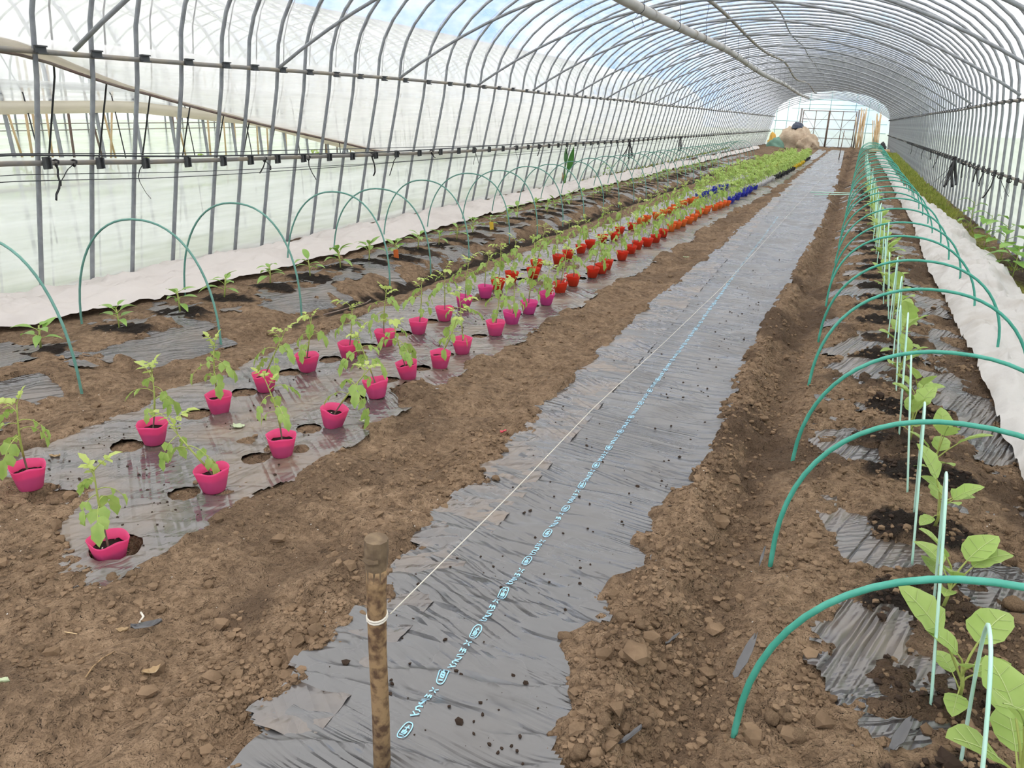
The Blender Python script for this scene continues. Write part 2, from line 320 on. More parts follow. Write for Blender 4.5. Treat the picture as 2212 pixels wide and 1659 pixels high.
# ------------------------------------------------------------------ plan of the beds (metres; x right, y along the tunnel)
Y_END = 57.0
def ax(y): return 0.50 * np.clip((np.asarray(y, float) - 6) / 51, 0, 1)          # the tunnel bends a little to the right
pinkL = [(-2.78, 1.81), (-2.72, 2.37), (-2.73, 2.8), (-2.72, 3.14), (-2.71, 3.5), (-2.64, 3.82), (-2.58, 4.15), (-2.54, 4.52), (-2.54, 4.91), (-2.6, 5.35), (-2.56, 5.68)]
pinkR = [(-2.17, 1.64), (-2.16, 2.14), (-2.12, 2.52), (-2.11, 2.89), (-2.12, 3.31), (-2.12, 3.65), (-2.06, 3.92), (-2.07, 4.25), (-2.06, 4.75), (-2.08, 5.1), (-2.08, 5.44), (-2.06, 5.77)]
redL = [(-2.63, 6.09), (-2.65, 6.45), (-2.52, 6.68), (-2.65, 7.1), (-2.55, 7.46), (-2.56, 7.81), (-2.55, 8.23), (-2.55, 8.59), (-2.53, 9.02), (-2.46, 9.3), (-2.53, 9.8), (-2.48, 10.23)]
redR = [(-2.1, 6.24), (-2.09, 6.57), (-2.04, 6.99), (-2.02, 7.23), (-2.04, 7.48), (-2.03, 8.04), (-2.04, 8.45), (-2.04, 8.76), (-1.99, 9.04), (-1.96, 9.36), (-1.97, 9.83)]
orR = [(-1.98, 10.36), (-1.96, 10.66), (-1.93, 10.9), (-1.91, 11.28), (-1.91, 11.67), (-1.93, 12.2), (-1.89, 12.56), (-1.91, 12.9), (-1.84, 13.22), (-1.82, 13.58), (-1.8, 13.84), (-1.77, 14.12)]
orL = [(-2.5, 10.8), (-2.48, 11.12), (-2.45, 11.55), (-2.43, 12.03), (-2.39, 12.32), (-2.44, 12.87), (-2.45, 13.4), (-2.43, 13.72), (-2.39, 14.08), (-2.38, 14.43)]
tomL_e = interp([(0, -3.30), (2.1, -3.15), (3, -3.12), (4.2, -3.12), (5.5, -3.08), (7, -3.05), (10, -2.95), (15, -2.85), (25, -2.7), (37, -2.45), (60, -2.2)])
tomR_e = interp([(0, -2.05), (2, -2.02), (3, -1.96), (4.4, -1.90), (6, -1.84), (8, -1.72), (12, -1.64), (17, -1.45), (25, -1.28), (37, -1.1), (60, -0.9)])
cenL_e = interp([(0, -1.12), (1.2, -1.12), (2, -1.19), (3.4, -1.22), (5.9, -1.27), (8, -1.18), (12.9, -1.14), (20, -1.13), (35, -0.95), (60, -0.65)])
cenR_e = interp([(0, -0.46), (1.5, -0.46), (1.95, -0.50), (2.3, -0.43), (3, -0.40), (4.5, -0.46), (6, -0.44), (8.5, -0.34), (13.5, -0.20), (25, -0.10), (37, 0.05), (60, 0.2)])
holes = []
for i, (x, y) in enumerate(pinkL + pinkR + redL + redR):
    if i == 0: holes.append((x + 0.115, y + 0.02, 0.075))
    elif i == len(pinkL): holes.append((x + 0.01, y + 0.02, 0.088))
    else: holes.append((x - 0.085, y - 0.075, 0.072 - 0.0008 * min(i, 20)))
HX = np.array([q[0] for q in holes]); HY = np.array([q[1] for q in holes]); HR = np.array([q[2] for q in holes])
peppers = [(-4.35, 3.06), (-4.27, 3.57), (-4.23, 4.06), (-4.24, 4.52), (-4.20, 5.01), (-4.10, 5.41), (-4.14, 5.92), (-4.12, 6.37), (-4.02, 6.72), (-4.02, 7.16), (-4.0, 7.6), (-3.99, 8.02)]
yy = 8.5
rnd = random.Random(5)
while yy < 27: peppers.append((-4.03 + 0.010 * (yy - 8) + rnd.uniform(-0.05, 0.05), yy)); yy += 0.47 + rnd.uniform(-0.05, 0.05)
eggs = [(0.56, 1.60), (0.50, 1.98), (0.50, 2.40), (0.52, 2.93), (0.55, 3.45), (0.49, 3.80)]
yy = 4.3
while yy < 20: eggs.append((0.52 + 0.02 * (yy - 4) * 0.3 + rnd.uniform(-0.04, 0.04), yy)); yy += 0.47 + rnd.uniform(-0.06, 0.06)
PX = np.array([p[0] for p in peppers]); PY = np.array([p[1] for p in peppers])
EX = np.array([p[0] for p in eggs]); EY = np.array([p[1] for p in eggs])

def dz(y): return -0.0075 * np.clip(np.asarray(y, float) - 12, 0, 60)                   # the tunnel falls slightly away
def Sbase(x, y):
    """smooth lie of the land, shared by soil and films"""
    x = arr(x); y = arr(y)
    w = 0.022 * (fbm(x * 0.9, y * 0.55, 3, 3) - 0.5) * 2 + dz(y)
    w = w - (0.035 + 0.05 * vn(y * 0.9, y * 0, 8)) * np.exp(-((x - (-0.17 + 0.012 * y + 0.07 * (vn(y * 1.1, y * 0, 6) - 0.5))) / 0.12) ** 2)                  # trench right of the grey strip
    w = w + 0.03 * np.exp(-((x - (-0.36 + 0.012 * y)) / 0.08) ** 2)
    fx = -3.52 + 0.006 * np.clip(y, 0, 40)
    deep = 0.05 + 0.08 * sstep(4.2, 6.0, y)
    w = w - deep * np.exp(-((x - fx) / 0.17) ** 2)                                     # furrow beside the tomato bed
    w = w + 0.05 * np.exp(-((x + 4.12) / 0.35) ** 2)                                   # pepper bed
    w = w + 0.05 * np.exp(-((x - 0.50) / 0.34) ** 2)                                   # eggplant bed
    w = w - 0.03 * np.exp(-((x - (-1.58 + 0.01 * y)) / 0.14) ** 2)                     # trodden path
    return w
def tooth(y, seed, per):
    t = y / per + 1.3 * vn(y / per * 0.6, y * 0, seed)
    a = t - np.floor(t)
    k = 0.35 + 0.65 * hsh(np.floor(t), np.floor(t) * 0, seed + 3)
    return k * np.where(a < 0.75, a / 0.75, (1 - a) / 0.25)
def exposure(x, y):
    """>0 where mulch film shows, <0 where soil lies on top (roughly metres)"""
    x = arr(x); y = arr(y)
    n1 = fbm(x * 16, y * 16, 11, 3) - 0.5; n2 = fbm(x * 4.2, y * 3.2, 12, 3) - 0.5
    far = np.clip(y / 8, 0.5, 2.0)
    eL = cenL_e(y) - 0.02 + 0.09 * tooth(y, 21, 0.5 * far) + 0.12 * (fbm(y * 1.5 / far, y * 0, 25, 3) - 0.5); eR = cenR_e(y) + 0.01 - 0.05 * tooth(y, 22, 0.6 * far) + 0.24 * (fbm(y * 1.5 / far, y * 0 + 9, 26, 3) - 0.5)
    c = np.minimum(x - eL, eR - x) + 0.05 * n1 + 0.03 * n2
    tL = tomL_e(y) + 0.12 * n2 + 0.06 * tooth(y, 23, 0.6); tR = tomR_e(y) + 0.10 * n2 - 0.05 * tooth(y, 24, 0.5)
    t = np.minimum(x - tL, tR - x) + 0.05 * n1
    bare = 0.42 - fbm(x * 2.3, y * 2.3, 31, 3) + 0.30 * sstep(2.15, 1.5, y) + 0.06 * n1  # soil washed over the film near the front
    t = np.minimum(t, -(bare - 0.17) * 0.8)
    t = np.minimum(t, (y - 1.58 + 0.5 * n2 + 0.12 * n1) * 0.8)
    dp = (x[..., None] - PX) ; dq = (y[..., None] - PY)
    # patches of film beside the peppers / eggplants
    pr = np.min(np.abs(dq) * 0.9 + np.maximum(0, np.abs(dp) - 0.22) * 1.6, axis=-1)
    pp = np.where((x < -3.55) & (x > -4.85) & (y < 36), 0.12 - np.abs(np.abs(x + 4.08 - 0.01 * np.clip(y - 8, 0, 30)) - 0.22) * 0.62 + 0.62 * (fbm(x * 3.2, y * 4.6, 41, 3) - 0.64) + 0.1 * n1, -1)
    ee = np.where((x > 0.05) & (x < 1.0) & (y < 22), 0.085 - np.abs(np.abs(x - 0.54) - 0.25) * 0.55 + 0.70 * (fbm(x * 3.3, y * 4.8, 43, 3) - 0.69) + 0.1 * n1, -1)
    side_ = np.maximum(pp, ee)
    side_ = np.where(wetness(x, y) > 0.3, np.minimum(side_, -0.03), side_)
    return np.maximum(np.maximum(c, t), side_)
def wetness(x, y):
    x = arr(x); y = arr(y)
    n1 = fbm(x * 14, y * 14, 51, 3) - 0.5
    d = np.sqrt(((x[..., None] - PX - 0.03) / 0.26) ** 2 + ((y[..., None] - PY + 0.02) / 0.14) ** 2).min(-1)
    w = sstep(0.12, -0.02, d - 0.85 + 0.6 * n1) * (x < -3)
    d = np.sqrt(((x[..., None] - EX + 0.03) / 0.23) ** 2 + ((y[..., None] - EY) / 0.15) ** 2).min(-1)
    w = np.maximum(w, sstep(0.12, -0.05, d - 0.9 + 0.6 * n1) * (x > 0))
    fx = -3.52 + 0.006 * np.clip(y, 0, 40)
    f = sstep(0.03, -0.03, np.abs(x - fx - 0.02) - 0.15 * sstep(4.1, 5.6, y) - 0.03 + 0.24 * n1 + 0.05) * sstep(3.9, 4.6, y) * sstep(36, 28, y)
    return np.maximum(w, 0.95 * f)
RING = (-1.62, 2.40)
def soil_h(x, y):
    x = arr(x); y = arr(y)
    s = Sbase(x, y); e = exposure(x, y)
    rough = 0.55 + 1.5 * np.exp(-((x - (-0.30 + 0.012 * y)) / 0.16) ** 2) + 0.8 * sstep(-1.5, -1.15, x) * (x < -0.8) * sstep(3.5, 1.0, y) + 0.6 * (x > 0.0)
    n = (fbm(x * 5, y * 5, 61, 3) - 0.5) * 0.060 + rough * ((fbm(x * 14, y * 14, 62, 3) - 0.5) * 0.050 + (fbm(x * 48, y * 48, 63, 2) - 0.5) * 0.016)
    # foot prints and scuffs on the path
    n = n + 0.032 * (np.abs(fbm(x * 3.0 + 2, y * 2.0, 64, 2) - 0.5) * 4 - 0.6) * ((x < -1.2) & (x > -2.2)) + 0.02 * (np.abs(fbm(x * 3.2, y * 2.4, 65, 2) - 0.5) * 4 - 0.6) * ((x < -3.0) & (x > -3.9))
    cover = sstep(0.006, -0.04, e)
    z = s + (-0.020) * (1 - cover) + cover * (0.016 + n)
    d = np.sqrt((x[..., None] - HX) ** 2 + (y[..., None] - HY) ** 2) - HR
    d = d.min(-1)
    z = np.where(d < 0.02, s - 0.005 + 0.15 * n * sstep(0.0, -0.03, d), z)
    hs = np.sqrt((x - holes[len(pinkL)][0]) ** 2 + (y - holes[len(pinkL)][1]) ** 2)
    z = z - 0.062 * sstep(0.10, 0.075, hs)
    rg = np.sqrt((x - RING[0]) ** 2 + (y - RING[1]) ** 2); z = z - 0.009 * np.exp(-((rg - 0.085) / 0.011) ** 2)   # print left by a pot
    wt = wetness(x, y)
    z = z + wt * ((fbm(x * 22, y * 22, 66, 3) - 0.5) * 0.03 + 0.006)
    return z
def film_h(x, y, kind):
    x = arr(x); y = arr(y)
    s = Sbase(x, y) + 0.002
    if kind == 'c':
        k = 0.35 + 0.15 * np.sin(y * 1.1)
        a = 1 - np.abs(2 * vn(x * 1.8 + 3, (y + k * x) * 26, 71) - 1)
        b = 1 - np.abs(2 * fbm(x * 2.4, (y - 0.25 * x) * 10, 72, 2) - 1)
        amp = 0.4 + 1.0 * sstep(2.6, 1.3, y)
        s = s + 0.007 * a ** 3 * (0.2 + 1.2 * vn(x * 2, y * 2, 75)) + 0.016 * amp * (b ** 4) + 0.012 * sstep(1.75, 1.1, y) * (fbm(x * 5, y * 9, 74, 3) - 0.5) * 2
    elif kind == 't':
        th = 6.28 * vn(x * 0.8, y * 0.8, 76)
        q = 1 - np.abs(2 * vn((x * np.cos(0.8) + y * np.sin(0.8)) * 4, (y * 0.8 - x * 0.6) * 30, 77) - 1)
        q2 = 1 - np.abs(2 * fbm(x * 5 + 2 * vn(x * 3, y * 3, 79), y * 7, 78, 2) - 1)
        s = s + 0.005 * q ** 3 + 0.009 * q2 ** 4
        d = np.sqrt((x[..., None] - HX) ** 2 + (y[..., None] - HY) ** 2); i = d.argmin(-1); dm = d.min(-1)
        an = np.arctan2(y - HY[i], x - HX[i])
        s = s + 0.0028 * np.sin(an * 9 + i * 2.1) * sstep(0.32, 0.06, dm) * sstep(0.03, 0.08, dm)
    else:
        q = 1 - np.abs(2 * vn(x * 22, y * 5, 81) - 1); q2 = 1 - np.abs(2 * fbm(x * 6, y * 6, 82, 2) - 1)
        s = s + 0.006 * q ** 3 + 0.010 * q2 ** 3
    return s

def ygrid(y0, y1, d0, ratio, dmax):
    ys = [y0]
    while ys[-1] < y1: ys.append(ys[-1] + min(dmax, max(d0, ys[-1] * ratio)))
    return np.array(ys)
def grid_mesh(name, X, Y, Z, material, attrs=None, mask=None, flip=False):
    ny, nx = X.shape
    me = bpy.data.meshes.new(name)
    co = np.stack([X, Y, Z], -1).reshape(-1, 3)
    ii = np.arange(ny * nx).reshape(ny, nx)
    q = np.stack([ii[:-1, :-1], ii[:-1, 1:], ii[1:, 1:], ii[1:, :-1]], -1).reshape(-1, 4)
    if mask is not None:
        q = q[mask.reshape(-1)]
        used = np.unique(q); rm = np.full(ny * nx, -1); rm[used] = np.arange(len(used)); q = rm[q]; co = co[used]
        attrs = {k: v.reshape(-1)[used] for k, v in (attrs or {}).items()}
    if flip: q = q[:, ::-1]
    me.vertices.add(len(co)); me.vertices.foreach_set('co', co.ravel().astype(np.float32))
    me.loops.add(q.size); me.loops.foreach_set('vertex_index', q.ravel().astype(np.int32))
    me.polygons.add(len(q)); me.polygons.foreach_set('loop_start', np.arange(0, q.size, 4, dtype=np.int32)); me.polygons.foreach_set('loop_total', np.full(len(q), 4, np.int32))
    me.polygons.foreach_set('use_smooth', np.ones(len(q), bool))
    me.update(calc_edges=True)
    for k, v in (attrs or {}).items():
        a = me.attributes.new(k, 'FLOAT', 'POINT'); a.data.foreach_set('value', np.asarray(v).ravel().astype(np.float32))
    me.materials.append(material)
    return me

# ------------------------------------------------------------------ floor
ys = ygrid(0.75, Y_END + 0.5, 0.013, 0.0062, 0.30)
xs = np.concatenate([np.arange(-5.85, -4.6, 0.035), np.arange(-4.6, -3.0, 0.019), np.arange(-3.0, -0.0, 0.0125), np.arange(0.0, 1.05, 0.0125), np.arange(1.05, 2.75, 0.035)])
X, Y = np.meshgrid(xs, ys)
def rows(fn, X, Y):
    out = np.empty_like(X)
    for i in range(0, X.shape[0], 64): out[i:i + 64] = fn(X[i:i + 64], Y[i:i + 64])
    return out
Z = rows(soil_h, X, Y); WET = rows(wetness, X, Y)
Nn = fbm(X * 2.1, Y * 2.1, 91, 4)
DAMP_DARK = 0.85 * sstep(0.55, 0.66, Nn) * np.where(X > -0.5, 1, 0.5) + 0.5 * np.exp(-((X - (-0.18 + 0.012 * Y)) / 0.09) ** 2)  # darker brown in noise patches and along the bottom of the trench
DAMP_DARK = np.maximum(DAMP_DARK, 0.8 * sstep(1.25, 0.6, np.sqrt(((X + 1.52) / 0.085) ** 2 + ((Y - 1.58) / 0.10) ** 2) + 0.9 * (fbm(X * 14, Y * 14, 97, 3) - 0.5)))
edge = np.exp(-((X + 5.55 - ax(Y)) / 0.14) ** 2)  # darker brown strip along the foot of the left wall
DAMP_DARK = np.clip(np.maximum(DAMP_DARK, 1.1 * edge), 0, 0.9)
MOSS = sstep(1.35, 1.75, X - ax(Y) * 0.7) * sstep(0.40, 0.62, fbm(X * 3, Y * 1.3, 92, 4)) * 0.95
WET = np.maximum(WET, 0.8 * sstep(1.45, 1.8, X - ax(Y) * 0.7) * sstep(0.50, 0.68, fbm(X * 2.1, Y * 1.1, 93, 3)))
me = grid_mesh('floor', X, Y, Z, MT['soil'], dict(wet=WET, damp_dark=DAMP_DARK, moss=MOSS))
tag(link('floor', me), 'bare brown soil floor with beds, furrow and paths', 'soil', kind='structure')
def fz(x, y): return float(soil_h([x], [y])[0])
def sz(x, y): return float(Sbase([x], [y])[0])

# ground outside and beneath
b = MB(); b.add([(sx * 60, q, -0.14 + float(dz(q))) for q in (-30, 12, 72, 140) for sx in (-1, 1)], [(0, 1, 3, 2), (2, 3, 5, 4), (4, 5, 7, 6)])
tag(b.obj('ground_outside', MT['grass'], smooth=False), 'grassy ground outside the greenhouse', 'ground', kind='structure')
b = MB(); b.add([(-5.9, -6, -0.05), (2.2, -6, -0.05), (2.2, 0.9, -0.05), (-5.9, 0.9, -0.05)], [(0, 1, 2, 3)])
tag(b.obj('floor', MT['soil'], smooth=False), 'bare soil floor behind the viewpoint', 'soil', kind='structure')

# ------------------------------------------------------------------ mulch films
def sheet(name, x0, x1, dx, y0, y1, d0, ratio, kind, material, hole=False):
    ys = ygrid(y0, y1, d0, ratio, 0.30); xs = np.arange(x0, x1 + dx, dx)
    X, Y = np.meshgrid(xs, ys); Z = rows(lambda a, c: film_h(a, c, kind), X, Y); E = rows(exposure, X, Y)
    keep = E > -0.05; m = keep[:-1, :-1] | keep[1:, :-1] | keep[:-1, 1:] | keep[1:, 1:]
    at = {}
    if hole:
        d = rows(lambda a, c: (np.sqrt((a[..., None] - HX) ** 2 + (c[..., None] - HY) ** 2) - HR - 0.006 * (fbm(a * 11, c * 11, 95, 2)[..., None] - 0.5)).min(-1), X, Y); at['hole'] = d
    return link(name, grid_mesh(name, X, Y, Z, material, at, m))
mulch_c = sheet('mulch_film', -1.45, -0.05, 0.0125, 0.8, 50, 0.011, 0.0058, 'c', MT['mulch_c'])
tag(mulch_c, 'long strip of grey plastic mulch film with blue print down the middle', 'mulch film')
mulch_t = sheet('mulch_film', -3.45, -1.0, 0.0145, 1.2, 40, 0.012, 0.0065, 't', MT['mulch_t'], True)
tag(mulch_t, 'dusty dark mulch film with round planting holes under the coloured pots', 'mulch film')
mulch_p = sheet('mulch_film', -4.85, -3.55, 0.02, 2.2, 36, 0.018, 0.0075, 'o', MT['mulch_o'])
tag(mulch_p, 'torn dark mulch film half buried along the pepper bed', 'mulch film')
mulch_e = sheet('mulch_film', 0.05, 1.0, 0.0125, 1.0, 22, 0.012, 0.0075, 'o', MT['mulch_o'])
tag(mulch_e, 'shiny black mulch film half buried beside the eggplant row', 'mulch film')

# blue print on the centre strip: a four-petalled cross, five characters, a capsule emblem
def ribbon(bm, pts, w, fx):
    P = [Vector((*p, 0)) for p in pts]; vs_ = []
    for i, p in enumerate(P):
        t = (P[min(len(P) - 1, i + 1)] - P[max(0, i - 1)]); t = t.normalized() if t.length > 0 else Vector((1, 0, 0)); s = Vector((-t.y, t.x, 0)) * w / 2
        vs_ += [p + s, p - s]
    out = [fx(q.x, q.y) for q in vs_]
    bm.add(out, [(2 * i, 2 * i + 1, 2 * i + 3, 2 * i + 2) for i in range(len(P) - 1)])
def seg(*pts, n=3):
    o = []
    for a, c in zip(pts[:-1], pts[1:]):
        for k in range(n): o.append((a[0] + (c[0] - a[0]) * k / n, a[1] + (c[1] - a[1]) * k / n))
    o.append(pts[-1]); return o
GL = []   # strokes in units: u across (right +), v along the strip
def glyph(v, strokes, s=1.0): GL.extend([[(u * s, v + w * s) for u, w in st] for st in strokes])
cap = [(0.0125 * math.copysign(abs(math.cos(a)) ** 0.7, math.cos(a)), 0.028 * math.copysign(abs(math.sin(a)) ** 0.75, math.sin(a))) for a in np.linspace(0, 2 * math.pi, 25)]
GL.append(cap)
GL += [seg((-.006, -.018), (.006, -.016)), seg((-.005, -.010), (-.005, .000), (.005, .000), (.005, -.010), (-.005, -.010)), seg((0, -.002), (0, .008)), seg((-.007, .010), (.007, .012)), seg((0, .010), (.002, .019)), seg((-.006, -.005), (.006, -.005))]
g = 0.0105
glyph(0.050, [seg((-g, -.8 * g), (g, .8 * g)), seg((-g, .8 * g), (.2 * g, 0))], 0.9)
glyph(0.071, [seg((g, .9 * g), (-.2 * g, .8 * g), (-g, .1 * g), (-.6 * g, -.7 * g), (.3 * g, -.4 * g), (g, -.9 * g))], 0.8)
glyph(0.090, [seg((-g, .8 * g), (g, .9 * g), (.9 * g, 0), (0, -.9 * g), (-.8 * g, -.9 * g))], 0.8)
glyph(0.107, [seg((-g, -.5 * g), (g, .7 * g))], 0.85)
glyph(0.125, [seg((-g, -.9 * g), (-g, .9 * g)), seg((-g, 0), (g, .3 * g)), seg((0, -g), (0, g)), seg((g, -.8 * g), (.6 * g, .9 * g))], 0.8)
for a in (0.785, 2.356, 3.927, 5.498): GL.append(seg((.003 * math.cos(a), 0.155 + .003 * math.sin(a)), (.0135 * math.cos(a), 0.155 + .0135 * math.sin(a))))
farprint = MB()
for i in range(150):
    y0 = 1.335 + 0.2125 * i
    if y0 > 13: break
    near = y0 < 7.5
    bm = MB() if near else farprint
    tg = []
    for st in GL:
        ribbon(bm, st, (0.0036 if len(st) < 20 else 0.0030) * (1 if near else .45), lambda u, v: (-0.805 - 0.004 * i * 0.2 + u + 0.006 * max(0, y0 - 4) * 0.6, y0 + v, 0))
    A = np.array(bm.v if near else bm.v[-1 * sum(2 * len(st) for st in GL):])
    zz = film_h(A[:, 0], A[:, 1], 'c') + 0.0032
    new = [(a[0], a[1], float(z)) for a, z in zip(A, zz)]
    if near:
        bm.v = new; bm.obj('printed_mark', MT['print'], mulch_c, False)
    else:
        bm.v[-len(new):] = new
tag(farprint.obj('printed_marks_far', MT['print'], mulch_c, False), kind='stuff')

# ------------------------------------------------------------------ tunnel shell
XC, HW, ZH, RIDGE = -1.72, 3.52, 1.79, 3.46
RZ = interp([(-5, 1.04), (3.9, 1.035), (4.9, 0.985), (5.7, 0.96), (8, 0.915), (12, 0.86), (17, 0.85), (60, 0.85)])   # height of the left side rail
def profile(lo=0.0, n=26):
    """rib centre line from left ground to right ground"""
    L = [(-5.64, -0.08), (-5.55, 0.35), (-5.43, 0.93), (-5.27, 1.62)]
    A = []
    for k in range(n + 1):
        a = math.pi * (1 - k / n)
        c, s = math.cos(a), math.sin(a)
        A.append((XC + HW * math.copysign(abs(c) ** 0.95, c), ZH + (RIDGE - ZH) * s ** 0.95 + (-0.04 if k == n else 0)))
    Rr = [(1.84, 1.62), (1.90, 0.93), (1.95, 0.35), (1.98, -0.08)]
    return L, A, Rr
Lp, Ap, Rp = profile()
def shell(pts, y0, y1, ny, off, name, material, n_sub=1, wob=0.0, seed=0):
    P = np.array(pts); t = np.linspace(0, 1, len(P)); tt = np.linspace(0, 1, (len(P) - 1) * n_sub + 1)
    px = np.interp(tt, t, P[:, 0]); pz = np.interp(tt, t, P[:, 1])
    gx, gz = np.gradient(px), np.gradient(pz); ln = np.hypot(gx, gz); nx, nz = -gz / ln, gx / ln
    ysl = np.linspace(y0, y1, ny); U, V = np.meshgrid(np.arange(len(px)), ysl)
    w = off + wob * (fbm(V * 1.9, U * 0.8, 200 + seed, 3) - 0.5)
    Xs = px[U] + nx[U] * w + ax(V); Zs = pz[U] + nz[U] * w + dz(V)
    return grid_mesh(name, Xs, V, Zs, material)
tag(link('ceiling', shell(Ap, -5, Y_END, 240, 0.030, 'ceiling', MT['roof_film'], 1, 0.03)), 'curved roof of clear plastic film over the pipe ribs', 'roof film', kind='structure')
_wl = link('wall_left', shell(Lp[:2] + [(-5.455, 0.80), (-5.445, 0.91)], -5, Y_END, 260, 0.028, 'wall_left', MT['wall_film'], 4, 0.03, 1))
_c = np.empty(len(_wl.data.vertices) * 3, np.float32); _wl.data.vertices.foreach_get('co', _c); _c = _c.reshape(-1, 3)
_h = _c[:, 2] - dz(_c[:, 1]); _k = np.clip(_h / 0.91, 0, 1); _c[:, 2] += _k * (RZ(_c[:, 1]) + 0.035 - 0.91); _c[:, 0] += _k * 0.02; _wl.data.vertices.foreach_set('co', _c.ravel())
tag(_wl, 'milky lower film wall along the left side', 'film wall', kind='structure')
tag(link('wall_right', shell([Ap[-1]] + Rp, -5, Y_END, 200, 0.028, 'wall_right', MT['right_film'], 4, 0.03, 2)), 'milky grey film wall along the right side', 'film wall', kind='structure')
# side curtain on the left, rolled up towards the front
zb = interp([(-5, 1.84), (3.8, 1.81), (4.07, 1.77), (4.47, 1.66), (4.76, 1.59), (5.47, 1.46), (6.47, 1.29), (7.9, 1.08), (8.6, 0.97), (9.6, 0.86), (60, 0.82)])
ysl = np.linspace(-5, Y_END, 300); T = np.linspace(0, 1, 14)
U, V = np.meshgrid(T, ysl); ztop = 1.86; Zc = ztop + (zb(V) - ztop) * U
Xc = np.interp(Zc, [-.08, .35, .93, 1.62, 1.79, 1.9], [-5.64, -5.55, -5.43, -5.27, -5.24, -5.22]) - 0.045 - 0.05 * np.sin(np.pi * U) * np.clip((8.5 - V) / 5, 0.2, 1) + ax(V) + 0.03 * (fbm(V * 2, Zc * 9, 211, 3) - 0.5)
curt = empty('side_curtain', (-5.3, 8, 0.9)); tag(curt, 'cream side curtain film on the left wall, rolled up towards the front', 'curtain')
def child(o, p):
    o.parent = p; o.matrix_parent_inverse = Matrix.Translation(-p.location); return o
child(link('curtain_film', grid_mesh('curtain_film', Xc, V, Zc + dz(V), MT['curtain_film'])), curt)
bm = MB(); pts = []
for y in np.linspace(-2, 11, 60):
    z = float(zb(y)); pts.append((float(np.interp(z, [-.08, .35, .93, 1.62, 1.79], [-5.64, -5.55, -5.43, -5.27, -5.24])) - 0.055, y, z))
bm.tube(pts, [0.014 if p[1] > 5.0 else 0.014 + 0.04 * min(1, (5.0 - p[1]) / 1.2) for p in pts], 10)
child(bm.obj('rolled_edge', MT['rolled_film']), curt)
bm = MB(); bm.tube([(p[0] + 0.03, p[1], p[2] - 0.016 - 0.03 * min(1, max(0, 5.0 - p[1]) / 1.2)) for p in pts], 0.011, 8); child(bm.obj('roll_pipe', MT['rust']), curt)

# ------------------------------------------------------------------ frame
frame = empty('greenhouse_frame', (XC, 4, 0)); tag(frame, 'grey steel pipe frame of arched ribs, rails and tie arches', 'frame')
bm = MB(); bm.tube([(x, 0, z) for x, z in Lp + Ap[1:-1] + Rp], 0.0175, 8, False); rib_me = bm.mesh('rib', MT['steel'])
RY = [1.3, 1.78, 2.25, 2.7, 3.15, 3.6, 4.03, 4.48, 4.92, 5.38, 5.82, 6.19, 6.59, 7.01, 7.47, 7.92, 8.42, 8.91, 9.5, 10.1, 10.67, 11.19, 11.75, 12.3, 12.89]; y = 13.42
while y < Y_END - 0.1: RY.append(y); y += 0.53
rr = random.Random(3)
def fchild(name, me, loc, rot=None):
    o = link(name, me, frame); o.matrix_parent_inverse = Matrix.Translation(-frame.location); o.location = loc
    if rot: o.rotation_euler = rot
    return o
for i, y in enumerate(RY):
    fchild('rib', rib_me, (float(ax(y)), y + rr.uniform(-.02, .02), float(dz(y))), (0, 0, rr.uniform(-.004, .004)))
# the bent third post: a kinked stub in front of it
def longrail(x, z, r, name, material, seed, y0=-4, wob=0.012):
    b2 = MB(); b2.tube([(x + float(ax(q)) + wob * math.sin(q * 0.9 + seed), q, (float(z(q)) if callable(z) else z) + float(dz(q)) + wob * math.sin(q * 0.63 + seed * 2)) for q in np.arange(y0, Y_END, 0.6)], r, 8)
    o = b2.obj(name, material, frame); o.matrix_parent_inverse = Matrix.Translation(-frame.location); return o
longrail(-5.195, 1.785, 0.018, 'hip_rail', MT['rail'], 1)
longrail(-5.372, RZ, 0.019, 'side_rail', MT['rail'], 2)
longrail(1.765, 1.75, 0.018, 'hip_rail', MT['rail'], 3)
longrail(1.86, 0.86, 0.018, 'side_rail', MT['rail'], 4)
longrail(XC, RIDGE - 0.05, 0.016, 'ridge_purlin', MT['steel'], 5, wob=0.03)
longrail(-5.31, lambda q: RZ(q) + 0.05, 0.007, 'cord', MT['wire'], 6); longrail(-5.335, lambda q: RZ(q) - 0.11, 0.0035, 'wire', MT['wire'], 7); longrail(-5.32, lambda q: RZ(q) + 0.075, 0.004, 'wire', MT['wire'], 8); longrail(-5.33, lambda q: RZ(q) - 0.085, 0.003, 'wire', MT['wire'], 9)
bm = MB(); bm.box((0, 0, 0), (0.016, 0.085, 0.052)); bm.box((0.014, 0, 0.022), (0.03, 0.075, 0.01)); bm.box((0.014, 0, -0.022), (0.03, 0.075, 0.01)); clamp_h = bm.mesh('clamp', MT['clamp'], False)
bm = MB(); bm.box((0, 0, 0), (0.016, 0.05, 0.088)); bm.box((0.012, 0.022, 0), (0.03, 0.01, 0.08)); bm.box((0.012, -0.022, 0), (0.03, 0.01, 0.08)); clamp_v = bm.mesh('clamp', MT['clamp'], False)
farc = MB()
for i, y in enumerate(RY):
    for (x, z, me) in ((-5.175, 1.785, clamp_h), (-5.349, float(RZ(y)), clamp_v), (1.745, 1.75, clamp_h), (1.842, 0.86, clamp_v)):
        if y < 34: fchild('clamp', me, (x + float(ax(y)), y + (0.035 if me is clamp_v else 0), z + float(dz(y))), (0, 0.0 if x < 0 else math.pi, 0))
        else: farc.box((x + float(ax(y)), y, z + float(dz(y))), (0.03, 0.06, 0.06))
o = farc.obj('far_clamps', MT['clamp'], frame, False); o.matrix_parent_inverse = Matrix.Translation(-frame.location); o['kind'] = 'stuff'
